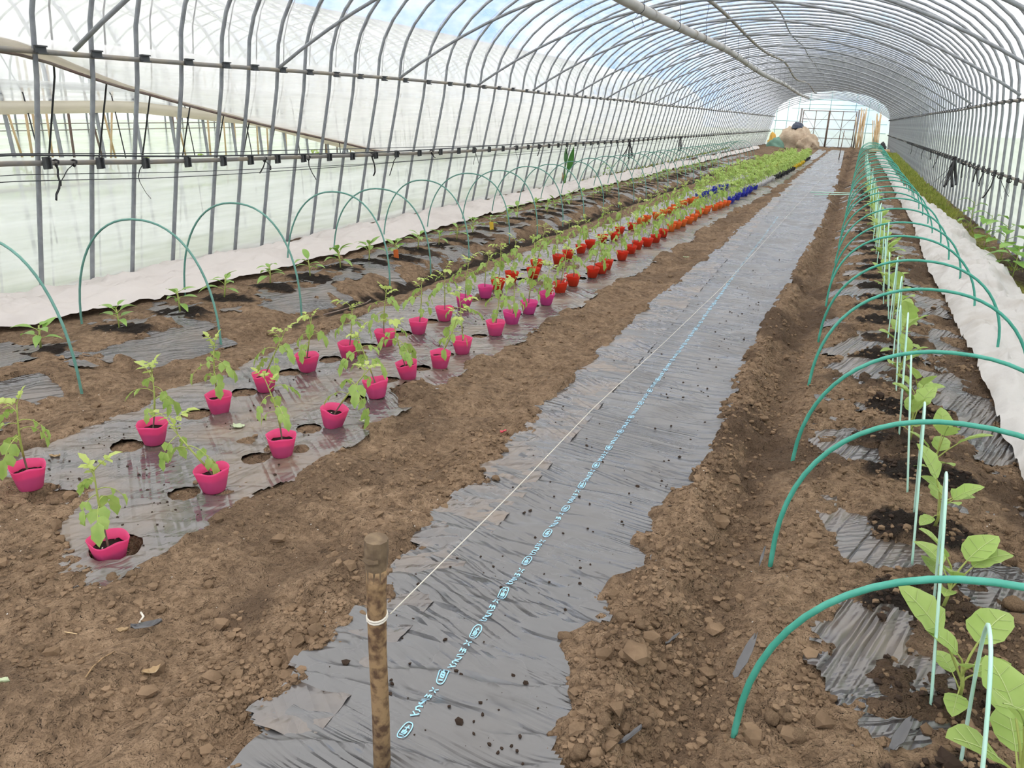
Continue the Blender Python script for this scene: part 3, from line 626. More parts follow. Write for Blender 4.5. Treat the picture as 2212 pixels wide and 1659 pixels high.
tie = [(XC + 3.42 * u, 0, 1.80 + 1.06 * (1 - abs(u) ** 2) ** 1.0) for u in np.linspace(-1, 1, 25)]
bm = MB(); bm.tube(tie, 0.0165, 8); tie_me = bm.mesh('tie_arch', MT['steel'])
TY = [4.3 + 2.2 * i for i in range(23) if 4.3 + 2.2 * i < Y_END]
for y in [2.1] + TY: fchild('tie_arch', tie_me, (float(ax(y)), y, float(dz(y))), (0, 0, rr.uniform(-.006, .006)))
# lashing straps outside the film
bm = MB(); pr = [(-5.78, 0.0)] + [(-5.62, 0.93), (-5.38, 1.62)] + [(XC + (x - XC) * 1.03, z + 0.075) for x, z in Ap[:15]]
bm.tube([(x, 0, z) for x, z in pr], 0.009, 4, False, flat=0.3); strap_me = bm.mesh('lashing_strap', MT['black'])
bm = MB(); pr = [(2.03, 0.0), (2.0, 0.93), (1.96, 1.62)] + [(XC + (x - XC) * 1.03, z + 0.075) for x, z in Ap[-1:-15:-1]]
bm.tube([(x, 0, z) for x, z in pr], 0.008, 4, False, flat=0.3); strapr_me = bm.mesh('lashing_strap', MT['black'])
for i, y in enumerate(RY[:-1]):
    if y < 3.2 or y > 26: continue
    o = link('lashing_strap', strap_me, None, (float(ax(y)), y + 0.24, float(dz(y)))); tag(o, 'thin black lashing strap over the outside of left film, %s from the front' % ordw(sum(1 for q in RY[:i] if q >= 3.2)), 'strap', 'black lashing straps over the left film')
# irrigation pipe and cable under the roof
pv = empty('irrigation_pipe', (-2.6, 12, 2.7)); tag(pv, 'thick grey plastic irrigation pipe slung under the roof', 'pipe')
pts = [(-2.62 + float(ax(y)) * 0.6 + 0.03 * math.sin(y * 0.5), y, 2.74 + 0.035 * math.sin(y * 0.42) + float(dz(y))) for y in np.arange(4, 50, 0.7)]
bm = MB(); bm.tube(pts, 0.062, 12); child(bm.obj('pipe', MT['pvc']), pv)
for k in range(2, len(pts) - 1, 4):
    p = Vector(pts[k]); t = (Vector(pts[k + 1]) - p).normalized(); bm = MB(); bm.tube([p - t * 0.07, p + t * 0.07], 0.068, 12); child(bm.obj('coupling', MT['pvc']), pv)
for k in range(3, len(pts) - 1, 3):
    p = Vector(pts[k]); bm = MB()
    bm.tube([p + Vector((0.067 * math.cos(a), 0, 0.067 * math.sin(a))) for a in np.linspace(0, 6.28, 15)] + [p + Vector((0.03, 0.02, 0.3)), p + Vector((0.05, 0.03, 0.62))], 0.0035, 4)
    if k % 2: bm.tube([p + Vector((0, 0, -0.06)), p + Vector((-0.08, 0.02, -0.15)), p + Vector((-0.02, 0.0, -0.26)), p + Vector((0.07, 0.0, -0.2)), p + Vector((0.02, 0.01, -0.07))], 0.003, 4)
    child(bm.obj('hanging_wire', MT['wire']), pv)
bm = MB(); bm.tube([(-1.98 + float(ax(y)) * 0.5 + 0.05 * math.sin(y * 0.37), y, 2.88 + float(dz(y)) + 0.06 * math.sin(y * 0.55 + 1)) for y in np.arange(4, 46, 0.6)], 0.026, 8)
tag(bm.obj('conduit_pipe', MT['rail']), 'thin grey conduit running along the roof right of the thick pipe', 'pipe')

# black tie strips knotted to the rails
def strip(name, x, y, z, ln, rs, w=0.009, n=1):
    b2 = MB()
    for q in range(n):
        p = [Vector((x, y, z))]; d = Vector((rs.uniform(-.3, .3), rs.uniform(-.6, .6), -1))
        for k in range(6):
            d = (d + Vector((rs.uniform(-.25, .25), rs.uniform(-.6, .6), -0.1))).normalized(); p.append(p[-1] + d * ln / 6 * rs.uniform(.8, 1.2))
        b2.tube(p, w, 4, True, flat=0.25)
    b2.tube([(x + 0.026 * math.cos(a), y + 0.01 * math.sin(a * 2), z + 0.026 * math.sin(a)) for a in np.linspace(0, 6.0, 9)], w * 0.8, 4)
    return b2.obj(name, MT['black'])
rs = random.Random(11)
for i, (y, ln) in enumerate([(4.15, .28), (4.30, .20), (4.95, .36), (6.45, .17), (7.15, .26), (8.40, .34), (9.0, .30), (9.9, .12), (11.3, .22), (12.9, .3), (14.1, .2), (15.6, .2), (17.4, .25), (19.3, .3), (21.5, .25)]):
    o = strip('tie_strip', -5.36 + float(ax(y)), y, float(RZ(y) + dz(y)), ln, rs, n=2 if i in (3, 8) else 1)
    tag(o, 'black tie strip dangling from the left side rail, %s from the front' % ordw(i), 'tie strip', 'black tie strips on the left rail')
for i, (y, n) in enumerate([(20.5, 9), (27.0, 7)]):
    o = strip('strip_bundle', -5.34 + float(ax(y)), y, 0.85 + float(dz(y)), 0.5, rs, 0.016, n)
    tag(o, ('nearer' if i == 0 else 'farther') + ' bundle of black strips hanging on the left side rail', 'strip bundle', 'strip bundles on the left rail')
for i, y in enumerate([10.9, 11.6, 12.1, 13.0, 13.8, 14.6, 15.5, 17.0, 18.6, 20.3, 22.2, 24.5, 27.0, 30.0]):
    o = strip('tie_strip', 1.79 + float(ax(y)), y, 0.86 + float(dz(y)), rs.uniform(.15, .42), rs, n=2)
    tag(o, 'black tie strip knotted to the right side rail, %s from the front' % ordw(i), 'tie strip', 'black tie strips on the right rail')
o = strip('strip_bundle', 1.82, 16.2, 0.88, 0.55, rs, 0.016, 10); tag(o, 'thick bundle of black strips hanging on the right side rail', 'strip bundle')
o = strip('tie_strip', 1.73, 15.0, 1.73, 0.6, rs); tag(o, 'long black strip hanging from the right upper rail', 'tie strip')

# ------------------------------------------------------------------ end wall with double door
ye = Y_END; ox = float(ax(ye))
b = MB(); arch = [(x + ox, z) for x, z in Lp + Ap[1:-1] + Rp]
vs_ = [(x, ye, z) for x, z in arch]; b.add(vs_ + [(XC + ox, ye, -0.08)], [(i, i + 1, len(vs_)) for i in range(len(vs_) - 1)])
EZ = float(dz(Y_END)); wb = tag(b.obj('wall_back', MT['back_film'], smooth=False), 'film end wall at the far end of the tunnel', 'end wall', kind='structure')
wb.location.z = EZ
def bar(p, q, r, m, name='bar', par=None):
    b2 = MB(); b2.tube([p, q], r, 6); o2 = b2.obj(name, m, par or wb); return o2
def ztop(x):
    u = (x - ox - XC) / HW; return ZH + (RIDGE - ZH) * max(0, 1 - u * u) ** 0.5
for x in (-4.6, -3.9, -3.25, 1.0, 1.55): bar((x, ye - .03, -.05), (x, ye - .03, ztop(x) - .03), 0.022, MT['mintpaint'], 'post')
for z in (1.0, 1.55): 
    bar((-4.75, ye - .03, z), (-2.6, ye - .03, z), 0.018, MT['mintpaint'], 'cross_bar'); bar((0.4, ye - .03, z - .05), (2.2, ye - .03, z - .05), 0.018, MT['mintpaint'], 'cross_bar')
for z in (2.35, 2.6, 2.9): bar((-4.0 + (z - 2.15) * 1.6, ye - .03, z), (1.6 - (z - 2.15) * 1.6, ye - .03, z), 0.018, MT['mintpaint'], 'cross_bar')
for x in (-2.6, -1.32, 0.2): bar((x, ye - .03, 2.25), (x, ye - .03, ztop(x) - .03), 0.018, MT['mintpaint'], 'post')
for x0, x1, nm in ((-2.95, -1.32, 'door_1'), (-1.32, 0.34, 'door_2')):
    b = MB(); b.add([(x0, ye - .06, -.05), (x1, ye - .06, -.05), (x1, ye - .06, 2.25), (x0, ye - .06, 2.25)], [(0, 1, 2, 3)])
    d = tag(b.obj(nm, MT['back_film'], smooth=False), ('left' if nm == 'door_1' else 'right') + ' leaf of the film covered double door at the far end', 'door', kind='structure')
    for x in (x0 + .03, (x0 + x1) / 2, x1 - .03): bar((x, ye - .09, -.05), (x, ye - .09, 2.25), 0.030 if x != (x0 + x1) / 2 else 0.022, MT['rust'], 'stile', d)
    for z in (0.0, 0.55, 1.12, 1.70, 2.22): bar((x0, ye - .09, z), (x1, ye - .09, z), 0.020, MT['rust'], 'rail', d)
    xm = (x0 + x1) / 2; d.location.z = EZ
    for p, q in (((x0, 2.2), (xm, 1.12)), ((x1, 2.2), (xm, 1.12)), ((xm, 1.12), (x0, 0)), ((xm, 1.12), (x1, 0))): bar((p[0], ye - .085, p[1]), (q[0], ye - .085, q[1]), 0.008, MT['rust'], 'diagonal_wire', d)
for x in (-3.05, 0.44): bar((x, ye - .12, -.05), (x, ye - .12, 2.35), 0.055, MT['greywood'], 'door_post')
# bamboo canes leaning at the end
for gi, (cx, n, hh) in enumerate(((0.70, 13, 2.35), (1.70, 14, 2.1))):
    for k in range(n):
        x = cx + rs.uniform(-.16, .16); b = MB(); b.tube([(x, 55.0 + rs.uniform(-.2, .2), -.34), (x + rs.uniform(-.3, .12), 56.2, -.33 + hh * rs.uniform(.8, 1.05))], 0.028, 6)
        tag(b.obj('bamboo_cane', MT['bamboo']), 'dry bamboo cane leaning in the %s bundle right of the far door' % ('left' if gi == 0 else 'right'), 'bamboo cane', ('left' if gi == 0 else 'right') + ' bamboo bundle')
# heap of cloth at the far left
def lump(name, c, r, m, seed, parent=None, amp=0.35):
    nu, nv = 26, 15; vs_ = []; fs_ = []
    for j in range(nv):
        for i in range(nu):
            a, e = 2 * math.pi * i / nu, math.pi * j / (nv - 1); d = Vector((math.sin(e) * math.cos(a), math.sin(e) * math.sin(a), math.cos(e)))
            k = 1 + amp * (float(fbm(np.array([d.x * 2.2 + d.z]), np.array([d.y * 2.2 + d.z * 1.5]), seed, 3)[0]) - 0.5) * 2
            k -= 0.22 * abs(float(fbm(np.array([d.x * 5 + d.z * 2]), np.array([d.y * 5 - d.z * 4]), seed + 40, 2)[0]) - 0.5) * 2
            vs_.append((c[0] + d.x * r[0] * k, c[1] + d.y * r[1] * k, max(c[2] - 0.05, c[2] + d.z * r[2] * k)))
    for j in range(nv - 1):
        for i in range(nu): fs_.append((j * nu + i, j * nu + (i + 1) % nu, (j + 1) * nu + (i + 1) % nu, (j + 1) * nu + i))
    b2 = MB(); b2.add(vs_, fs_); return b2.obj(name, m, parent)
tag(lump('cloth_heap', (-3.05, 52.5, -.3), (1.1, 1.3, 1.2), MT['hessian'], 5), 'large heap of crumpled beige cloth beside the far door', 'cloth heap')
tag(lump('cloth_bundle', (-2.2, 51.4, -.3), (0.65, 0.8, 0.75), MT['hessian'], 9, amp=0.5), 'smaller crumpled beige cloth bundle in front of the heap', 'cloth heap')
tag(lump('yellow_sack', (-4.3, 52.6, -.3), (0.32, 0.4, 0.8), MT['yellowbag'], 6), 'yellow sack standing left of the cloth heap', 'sack')
tag(lump('net_heap', (-3.95, 51.2, -.3), (0.6, 0.7, 0.6), MT['greennet'], 8), 'heap of dark green netting left of the cloth heap', 'net')
tag(lump('plastic_bag', (-2.9, 52.3, 0.85), (0.36, 0.32, 0.34), MT['bluebag'], 7), 'dark blue plastic bag lying on top of the cloth heap', 'bag')
tag(lump('black_sack', (2.05, 53.5, -.3), (0.25, 0.3, 0.5), MT['black'], 12), 'black sack standing by the right bamboo bundle', 'sack')
bm = MB(); bm.tube([(1.2, 46.5, -.12), (2.1, 46.0, -.06)], 0.09, 8); tag(bm.obj('wooden_log', MT['bamboo']), 'pale log lying across the far end of the right sheet', 'log')

# ------------------------------------------------------------------ white row cover sheets
def cloth(name, xin, xout, y0, y1, material, seed, label, hmid=0.07):
    ys = ygrid(y0, y1, 0.04, 0.010, 0.4); T = np.linspace(0, 1, 34)
    U, V = np.meshgrid(T, ys)
    a = xin(V) + 0.05 * (fbm(V * 1.6, V * 0, seed, 4) - 0.5) * 2; c = xout(V) + 0.08 * (fbm(V * 1.2, V * 0, seed + 5, 3) - 0.5) * 2
    Xs = a + (c - a) * U
    fold = 1 - np.abs(2 * fbm(Xs * 6 + 2 * fbm(V, Xs, seed + 3, 2), V * 1.3, seed + 1, 3) - 1)
    fold2 = 1 - np.abs(2 * fbm(Xs * 4, V * 4.5, seed + 9, 3) - 1)
    Zs = np.maximum(rows(soil_h, Xs, V) + 0.02, Sbase(Xs, V) + 0.02) + np.sin(np.pi * U) ** 0.7 * (hmid * (0.5 + fbm(V * 0.7, U * 2, seed + 2, 2))) + (0.06 * fold ** 3 + 0.045 * fold2 ** 3) * np.sin(np.pi * np.clip(U, .02, .98)) ** 0.4
    return tag(link(name, grid_mesh(name, Xs, V, Zs, material, flip=(float(a[0, 0]) > float(c[0, 0])))), label, 'row cover')
cloth('row_cover_sheet', interp([(1, -5.0), (3.2, -4.92), (3.7, -4.76), (4.6, -4.66), (5.9, -4.60), (7.5, -4.57), (11, -4.62), (20, -4.50), (40, -4.25), (60, -4.0)]), interp([(1, -5.6), (3.8, -5.60), (4.1, -5.55), (5.5, -5.46), (7, -5.40), (9.5, -5.33), (15, -5.14), (22, -4.95), (40, -4.6), (60, -4.3)]), 1.6, 44, MT['cloth'], 301, 'long white row cover sheet lying along the foot of the left wall')
cloth('row_cover_sheet', interp([(1.5, 0.95), (3.7, 0.93), (4.9, 0.98), (6.9, 0.98), (8.8, 1.0), (14, 1.1), (25, 1.22), (45, 1.4)]), interp([(1.5, 1.5), (4, 1.62), (6, 1.66), (8.2, 1.70), (12, 1.72), (15.5, 1.62), (18, 1.5), (20, 1.40), (25, 1.45), (45, 1.7)]), 2.4, 44, MT['cloth_r'], 331, 'crumpled white row cover sheet bunched beside the right hoops', 0.10)

# ------------------------------------------------------------------ hoops
def hoop_mesh(w, h, r, m, lean=0.0, seed=0, sag=0.0):
    rq = random.Random(seed); k1 = rq.uniform(-.03, .03); pts = []
    for a in np.linspace(0, math.pi, 30):
        c, s = math.cos(a), math.sin(a)
        pts.append((-w / 2 * math.copysign(abs(c) ** 0.9, c) + k1 * s, lean * s, h * s ** 0.86))
    pts = [(pts[0][0] - 0.0, 0, -0.08)] + pts + [(pts[-1][0], 0, -0.08)]
    b2 = MB(); b2.tube(pts, r, 8); return b2.mesh('hoop', m)
hl = [2.72, 3.70, 4.60, 5.88, 6.64, 7.55, 8.60]
y = 9.55
while y < 34: hl.append(y); y += 0.98
HLM = [hoop_mesh(1.10, 0.80, 0.0075, MT['hoop_old'], rq_, s_) for s_, rq_ in enumerate((-.03, .04, .0, .06))]
for i, y in enumerate(hl):
    x = -4.15 + 0.012 * max(0, y - 7)
    o = link('tunnel_hoop', HLM[i % 4], None, (x, y, min(fz(x - .55, y), fz(x + .55, y))), (0, 0, rs.uniform(-.05, .05) + (0.1 if i == 1 else 0)))
    tag(o, 'faded green hoop arching over the left pepper bed, %s from the front' % ordw(i), 'hoop', 'green hoops over the pepper bed')
hr = [1.66, 2.51, 3.47, 4.61, 5.68, 6.83, 8.0]
y = 9.1
while y < 44: hr.append(y); y += 1.05
HRM = [hoop_mesh(1.08, 0.60, 0.0085, MT['hoop'], l_, 20 + s_) for s_, l_ in enumerate((.0, .05, -.03, .08))]
for i, y in enumerate(hr):
    x = 0.48 + 0.016 * y
    o = link('tunnel_hoop', HRM[i % 4], None, (x, y, min(fz(x - .5, y), fz(x + .5, y)) + 0.02), (0, 0, rs.uniform(-.06, .06)))
    tag(o, 'bright green hoop arching over the eggplant row, %s from the front' % ordw(i), 'hoop', 'green hoops over the eggplant row')
def arch_mesh(w, h, r, seed):
    rq = random.Random(seed); pts = []
    for a in np.linspace(-1, 1, 21): pts.append((0.012 * a, w / 2 * a, h * (1 - abs(a) ** 2.6)))
    pts = [(-0.012, -w / 2, -0.06)] + pts + [(0.012, w / 2, -0.06)]
    b2 = MB(); b2.tube(pts, r, 6, True, flat=0.6); return b2.mesh('plant_arch', MT['mint'])
AM = [arch_mesh(0.44, 0.50, 0.0068, 1), arch_mesh(0.48, 0.54, 0.0068, 2), arch_mesh(0.40, 0.48, 0.0068, 3)]
aY = [1.50, 2.17, 2.85, 3.45]; y = 4.1
while y < 30: aY.append(y); y += 0.62
for i, y in enumerate(aY):
    x = 0.425 + 0.010 * y + rs.uniform(-.02, .02)
    o = link('plant_arch', AM[i % 3], None, (x, y, fz(x, y)), (0, -.12 + rs.uniform(-.04, .04), rs.uniform(-.10, .04)))
    tag(o, 'slim pale mint arch standing along the eggplant row, %s from the front' % ordw(i), 'plant arch', 'pale mint arches over the eggplants')

# ------------------------------------------------------------------ plants
def blade(bm, base, dirv, length, width, droop, fold, up=Vector((0, 0, 1)), lobes=0.0, seg_n=5, rq=random):
    """one leaf blade: midrib bending downward, two folded halves, lobed edge"""
    d = Vector(dirv).normalized(); p = Vector(base); mid = [p.copy()]; ds = [d.copy()]
    for k in range(seg_n):
        d = (d + Vector((0, 0, -droop / seg_n))).normalized(); p = p + d * length / seg_n; mid.append(p.copy()); ds.append(d.copy())
    prof = [0.10, 0.80, 1.0, 0.86, 0.52, 0.0][:seg_n + 1] if seg_n == 5 else [0.12] + [math.sin(math.pi * (k / seg_n) ** 0.7) for k in range(1, seg_n)] + [0.0]
    vs_ = []; 
    for k, m in enumerate(mid):
        s = ds[k].cross(up); s = s.normalized() if s.length > 0.05 else Vector((1, 0, 0)); nrm = s.cross(ds[k])
        w = width / 2 * prof[k] * (1 + lobes * (1 if k % 2 else -0.7))
        vs_ += [m + s * w + nrm * (fold * w), m, m - s * w + nrm * (fold * w)]
    fs_ = []
    for k in range(seg_n):
        a = 3 * k; fs_ += [(a, a + 1, a + 4, a + 3), (a + 1, a + 2, a + 5, a + 4)]
    bm.add(vs_, fs_)

def tomato_leaf(seed, L=0.11, big=0.05, wilt=1.0, pairs=2):
    rq = random.Random(seed); bm = MB()
    d = Vector((1, 0, 0.75 - 0.15 * rq.random())).normalized(); p = Vector((0, 0, 0)); pts = [p.copy()]; ds = [d.copy()]
    for k in range(6):
        d = (d + Vector((0, rq.uniform(-.08, .08), -0.30 * wilt))).normalized(); p = p + d * L / 6; pts.append(p.copy()); ds.append(d.copy())
    bm.cur = 1; bm.tube(pts, [0.0022 - 0.0002 * k for k in range(7)], 5, False); bm.cur = 0
    blade(bm, pts[-1], ds[-1] + Vector((0, 0, -0.5 * wilt)), big * 1.2, big * 0.62, 1.2 * wilt, rq.uniform(.25, .7), Vector((0.6, 0, 0.8)), 0.18, rq=rq)
    for q in range(pairs):
        i = 5 - q * 2 if pairs > 1 else 4
        for s in (-1, 1):
            if rq.random() < 0.12: continue
            blade(bm, pts[i], ds[i] * 0.4 + Vector((0.05, s * 0.9, -0.45 * wilt)), big * rq.uniform(.75, 1.0) * (1 - 0.18 * q), big * 0.55, 1.4 * wilt, rq.uniform(.2, .7), Vector((0.7, 0, 0.7)), 0.16, rq=rq)
    return bm.mesh('leaf', [MT['leaf'] if wilt > 0.5 else MT['leaf_y'], MT['stem']])
LEAF = [tomato_leaf(i, L=0.085 + 0.02 * (i % 3), big=0.046 + 0.006 * (i % 4), wilt=0.8 + 0.15 * (i % 3), pairs=1 + (i % 3 > 0)) for i in range(10)]
YOUNG = [tomato_leaf(50 + i, L=0.045 + 0.012 * i, big=0.034 + 0.004 * i, wilt=0.12 + 0.12 * i, pairs=2) for i in range(4)]

def pot_mesh(color, seed, h=0.100, rt=0.064, rb_=0.043):
    rq = random.Random(seed); n = 32; b2 = MB(); lev = [(0, rb_ * 0.93), (0.004, rb_), (h * .35, 0), (h * .62, 0), (h * .90, 0), (h, 0)]
    ph, am = rq.uniform(0, 6.28), rq.uniform(.02, .09)
    vs_ = []
    for j, (z, rr_) in enumerate(lev):
        t = z / h; r0 = rr_ if rr_ else rb_ + (rt - rb_) * t
        for i in range(n):
            a = 2 * math.pi * i / n
            sq = (abs(math.cos(a)) ** 3.2 + abs(math.sin(a)) ** 3.2) ** (-1 / 3.2)
            sq = 1 + (sq - 1) * (0.25 + 0.55 * t)
            wv = 1 + 0.012 * math.cos(a * 16) * (1 - t) * (1 if z > 0.003 else 0) + am * 0.35 * t * t * math.cos(2 * a + ph)
            zz = z + (0.002 * math.cos(3 * a + ph) + 0.0035 * math.cos(4 * a)) * t * t
            vs_.append((r0 * sq * wv * math.cos(a), r0 * sq * wv * math.sin(a), zz))
    K = len(lev)
    # inner wall going down to below the compost
    for z, k in ((h, 0.972), (h * 0.55, 0.955)):
        o = (K - 1) * n if z == h else 3 * n
        for i in range(n): q = vs_[o + i]; vs_.append((q[0] * k, q[1] * k, q[2] - (0.0 if z == h else 0.004)))
    fs_ = [(j * n + i, j * n + (i + 1) % n, (j + 1) * n + (i + 1) % n, (j + 1) * n + i) for j in range(K + 1) for i in range(n)]
    fs_.append(tuple(range(n))[::-1]); b2.add(vs_, fs_)
    return b2.mesh('pot', MT['pot_' + color])
b = MB(); vs_ = [(0, 0, 0.002)]; n = 24
for rr_, zz in ((0.027, 0.001), (0.0535, -0.002), (0.0515, -0.012), (0.0405, -0.060)):
    for i in range(n):
        a = 2 * math.pi * i / n; sq = 1 + ((abs(math.cos(a)) ** 3.2 + abs(math.sin(a)) ** 3.2) ** (-1 / 3.2) - 1) * (0.58 if rr_ > .045 else .3)
        vs_.append((rr_ * sq * math.cos(a), rr_ * sq * math.sin(a), zz + (rs.uniform(-.003, .004) if zz > -.01 else 0)))
fs_ = [(0, 1 + i, 1 + (i + 1) % n) for i in range(n)] + [(1 + j * n + i, 1 + n + j * n + i, 1 + n + j * n + (i + 1) % n, 1 + j * n + (i + 1) % n) for j in range(3) for i in range(n)]
b.add(vs_, fs_); SOILM = b.mesh('potting_soil', MT['potsoil'])
POTS = {c: [pot_mesh(c, 7 * i + len(c)) for i in range(4)] for c in POT}

def stem_curve(h, lx, ly, rq):
    pts = []; k1, k2 = rq.uniform(-.012, .012), rq.uniform(-.012, .012)
    for t in np.linspace(0, 1, 9):
        pts.append(Vector((lx * t ** 1.25 + k1 * math.sin(t * 3.3), ly * t ** 1.25 + k2 * math.sin(t * 2.9), h * t)))
    return pts
def stem_mesh(pts):
    b2 = MB(); b2.cur = 1; b2.tube(pts[:3], [0.0040, 0.0038, 0.0038], 6, False); b2.cur = 0; b2.tube(pts[2:], [0.0040, 0.0044, 0.0042, 0.0038, 0.0032, 0.0025, 0.0018], 6)
    return b2.mesh('stem', [MT['stem'], MT['stem_low']])
STEMS = []
for i in range(8):
    rq = random.Random(400 + i); p_ = stem_curve(rq.uniform(.27, .37), rq.uniform(-.09, .09), rq.uniform(-.05, .05), rq); STEMS.append((p_, stem_mesh(p_)))
def tilt_rot(o, tx, ty, rz): o.rotation_euler = Euler((tx, ty, rz), 'XYZ')
def potted(color, x, y, label, group, seed, stem=None, tilt=(0, 0), sink=0.0, nleaf=None, extra=None, scale=1.0):
    zf_ = float(film_h([x], [y], 't')[0]) - 0.001 - sink
    if not sink: zf_ = max(zf_, fz(x, y) - 0.004)
    rq = random.Random(seed); e = empty('potted_tomato', (x, y, zf_), (tilt[0], tilt[1], rq.uniform(0, 0.0)))
    tag(e, label, 'potted tomato', group); e.scale = (scale,) * 3
    pz_ = rq.uniform(0, 6.28); link('pot', POTS[color][seed % 4], e, (0, 0, 0), (0, 0, pz_))
    link('potting_soil', SOILM, e, (0, 0, 0.066), (0, 0, pz_))
    if stem: pts = stem_curve(*stem, rq); sm = stem_mesh(pts); rzs = 0
    else: pts, sm = STEMS[rq.randrange(8)]; rzs = rq.uniform(0, 6.28)
    base = Vector((rq.uniform(-.008, .008), rq.uniform(-.008, .008), 0.06))
    so = link('stem', sm, e, base, (0, 0, rzs))
    rm = Matrix.Rotation(rzs, 3, 'Z'); n_ = nleaf or rq.randint(5, 7); az = rq.uniform(0, 6.28)
    for k in range(n_):
        t = 0.44 + 0.48 * (k + 0.5 * rq.random()) / n_; i = t * 8; a, c = pts[int(i)], pts[min(8, int(i) + 1)]; q = a.lerp(c, i - int(i)); az += 2.4 + rq.uniform(-.5, .5)
        sc_ = 1.0 * (0.62 + 0.5 * math.sin(math.pi * min(1, t))) * rq.uniform(.85, 1.15) * (0.75 if k == 0 else 1)
        link('leaf', LEAF[rq.randrange(10)], so, q, (rq.uniform(-.25, .25), rq.uniform(-.35, .25), az), sc_)
    for k in range(3):
        q = pts[8 - (k == 2)]; az += 2.2
        link('leaf', YOUNG[rq.randrange(4)], so, q, (0, rq.uniform(-.9, -.1), az), rq.uniform(.8, 1.15))
    if extra:
        b2 = MB(); b2.box((0, 0, 0), (0.026, 0.0012, 0.10)); b2.box((0, 0, 0.053), (0.016, 0.0012, 0.008)); link('plant_tag', b2.mesh('plant_tag', MT['tag'], False), e, (0.045, -0.01, 0.135), (0.12, 0.1, 0.5))
    return e
# near plants: stem height, lean to the right, lean away (metres)
spec = {('pink', 'L'): [((.30, .015, .0), (0, 0)), ((.27, .012, .02), (0, .02)), ((.30, .01, .0), (0, 0)), ((.26, .12, .04), (0, 0)), ((.26, .05, .0), (0, 0)), ((.26, .03, .0), (0, 0)), ((.30, .02, .0), (0, 0)), ((.29, .02, .0), (0, 0)), ((.30, .0, .0), (0, 0)), ((.32, -.01, .0), (0, .12)), ((.28, .03, .0), (0, 0))],
        ('pink', 'R'): [((.30, -.01, .0), (0, .0)), ((.20, -.16, -.02), (0, -.05)), ((.30, -.05, -.02), (0, 0)), ((.26, .13, .05), (-.05, .13)), ((.26, -.10, .03), (0, -.10)), ((.28, -.03, .0), (.10, -.10)), ((.26, .09, .02), (0, .05)), ((.30, -.02, .0), (0, -.03)), ((.30, .03, .0), (0, 0)), ((.26, .0, .0), (0, 0)), ((.32, .05, .0), (0, 0)), ((.24, .0, .0), (0, .08))]}
side = {'L': 'left', 'R': 'right'}
def do_row(color, s, lst, seed0, far=False, cname=None):
    for i, (x, y) in enumerate(lst):
        st, tl = spec.get((color, s), [])[i] if (color, s) in spec else (None, (random.Random(seed0 + i).uniform(-.05, .05), random.Random(seed0 + i * 3).uniform(-.07, .07)))
        sink = 0.055 if (color, s, i) == ('pink', 'R', 0) else 0.0
        lab = 'tomato seedling in a %s pot, %s %s pot in the %s row' % (color, ordw(i), color, side[s])
        if (color, s, i) == ('pink', 'R', 0): lab = 'tomato seedling in a pink pot sunk in a planting hole, nearest of all'
        if (color, s, i) == ('pink', 'R', 1): lab = 'tomato seedling in a pink pot with its stem leaning far left, second in right row'
        c2 = 'magenta' if color == 'pink' and y > 5.0 else color
        potted(c2, x, y, lab, 'tomato seedlings in %s pots' % color, seed0 + i, st, tl, sink, extra=(color, s, i) in (('pink', 'R', 11), ('red', 'R', 0)), scale=1.0 if color == 'pink' else 0.97)
do_row('pink', 'L', pinkL, 1000); do_row('pink', 'R', pinkR, 1100); do_row('red', 'L', redL, 1200); do_row('red', 'R', redR, 1300); do_row('orange', 'L', orL, 1400); do_row('orange', 'R', orR, 1500)
# far pots: one foliage mesh each
def bushy(seed, n=17):
    rq = random.Random(seed); b2 = MB(); h = rq.uniform(.27, .36); lx, ly = rq.uniform(-.05, .05), rq.uniform(-.05, .05)
    b2.cur = 1; b2.tube([(0, 0, 0), (lx * .4, ly * .4, h * .5), (lx, ly, h)], 0.004, 5, False); b2.cur = 0
    for k in range(n):
        t = rq.uniform(.25, 1.0); a = rq.uniform(0, 6.28); p = Vector((lx * t, ly * t, h * t)); d = Vector((math.cos(a), math.sin(a), 0.5)); e = p + d * rq.uniform(.03, .08)
        b2.cur = 1; b2.tube([p, e], 0.0018, 4, False); b2.cur = 0
        for q in range(3): blade(b2, e, Vector((math.cos(a + (q - 1) * 1.1), math.sin(a + (q - 1) * 1.1), rq.uniform(-.6, .3))), rq.uniform(.045, .07), 0.030, 0.9, 0.3, lobes=0.1, seg_n=3, rq=rq)
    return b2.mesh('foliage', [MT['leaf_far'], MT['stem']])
BUSH = [bushy(700 + i) for i in range(7)]
farcol = [(18.2, 'blue'), (21.6, 'white'), (27.3, 'black'), (32.5, 'yellow'), (37, 'black')]
rowR = interp([(14, -1.78), (18, -1.74), (21, -1.66), (25, -1.5), (36, -1.40)]); rowL = interp([(14, -2.40), (18, -2.32), (22, -2.25), (28, -2.1), (36, -1.95)])
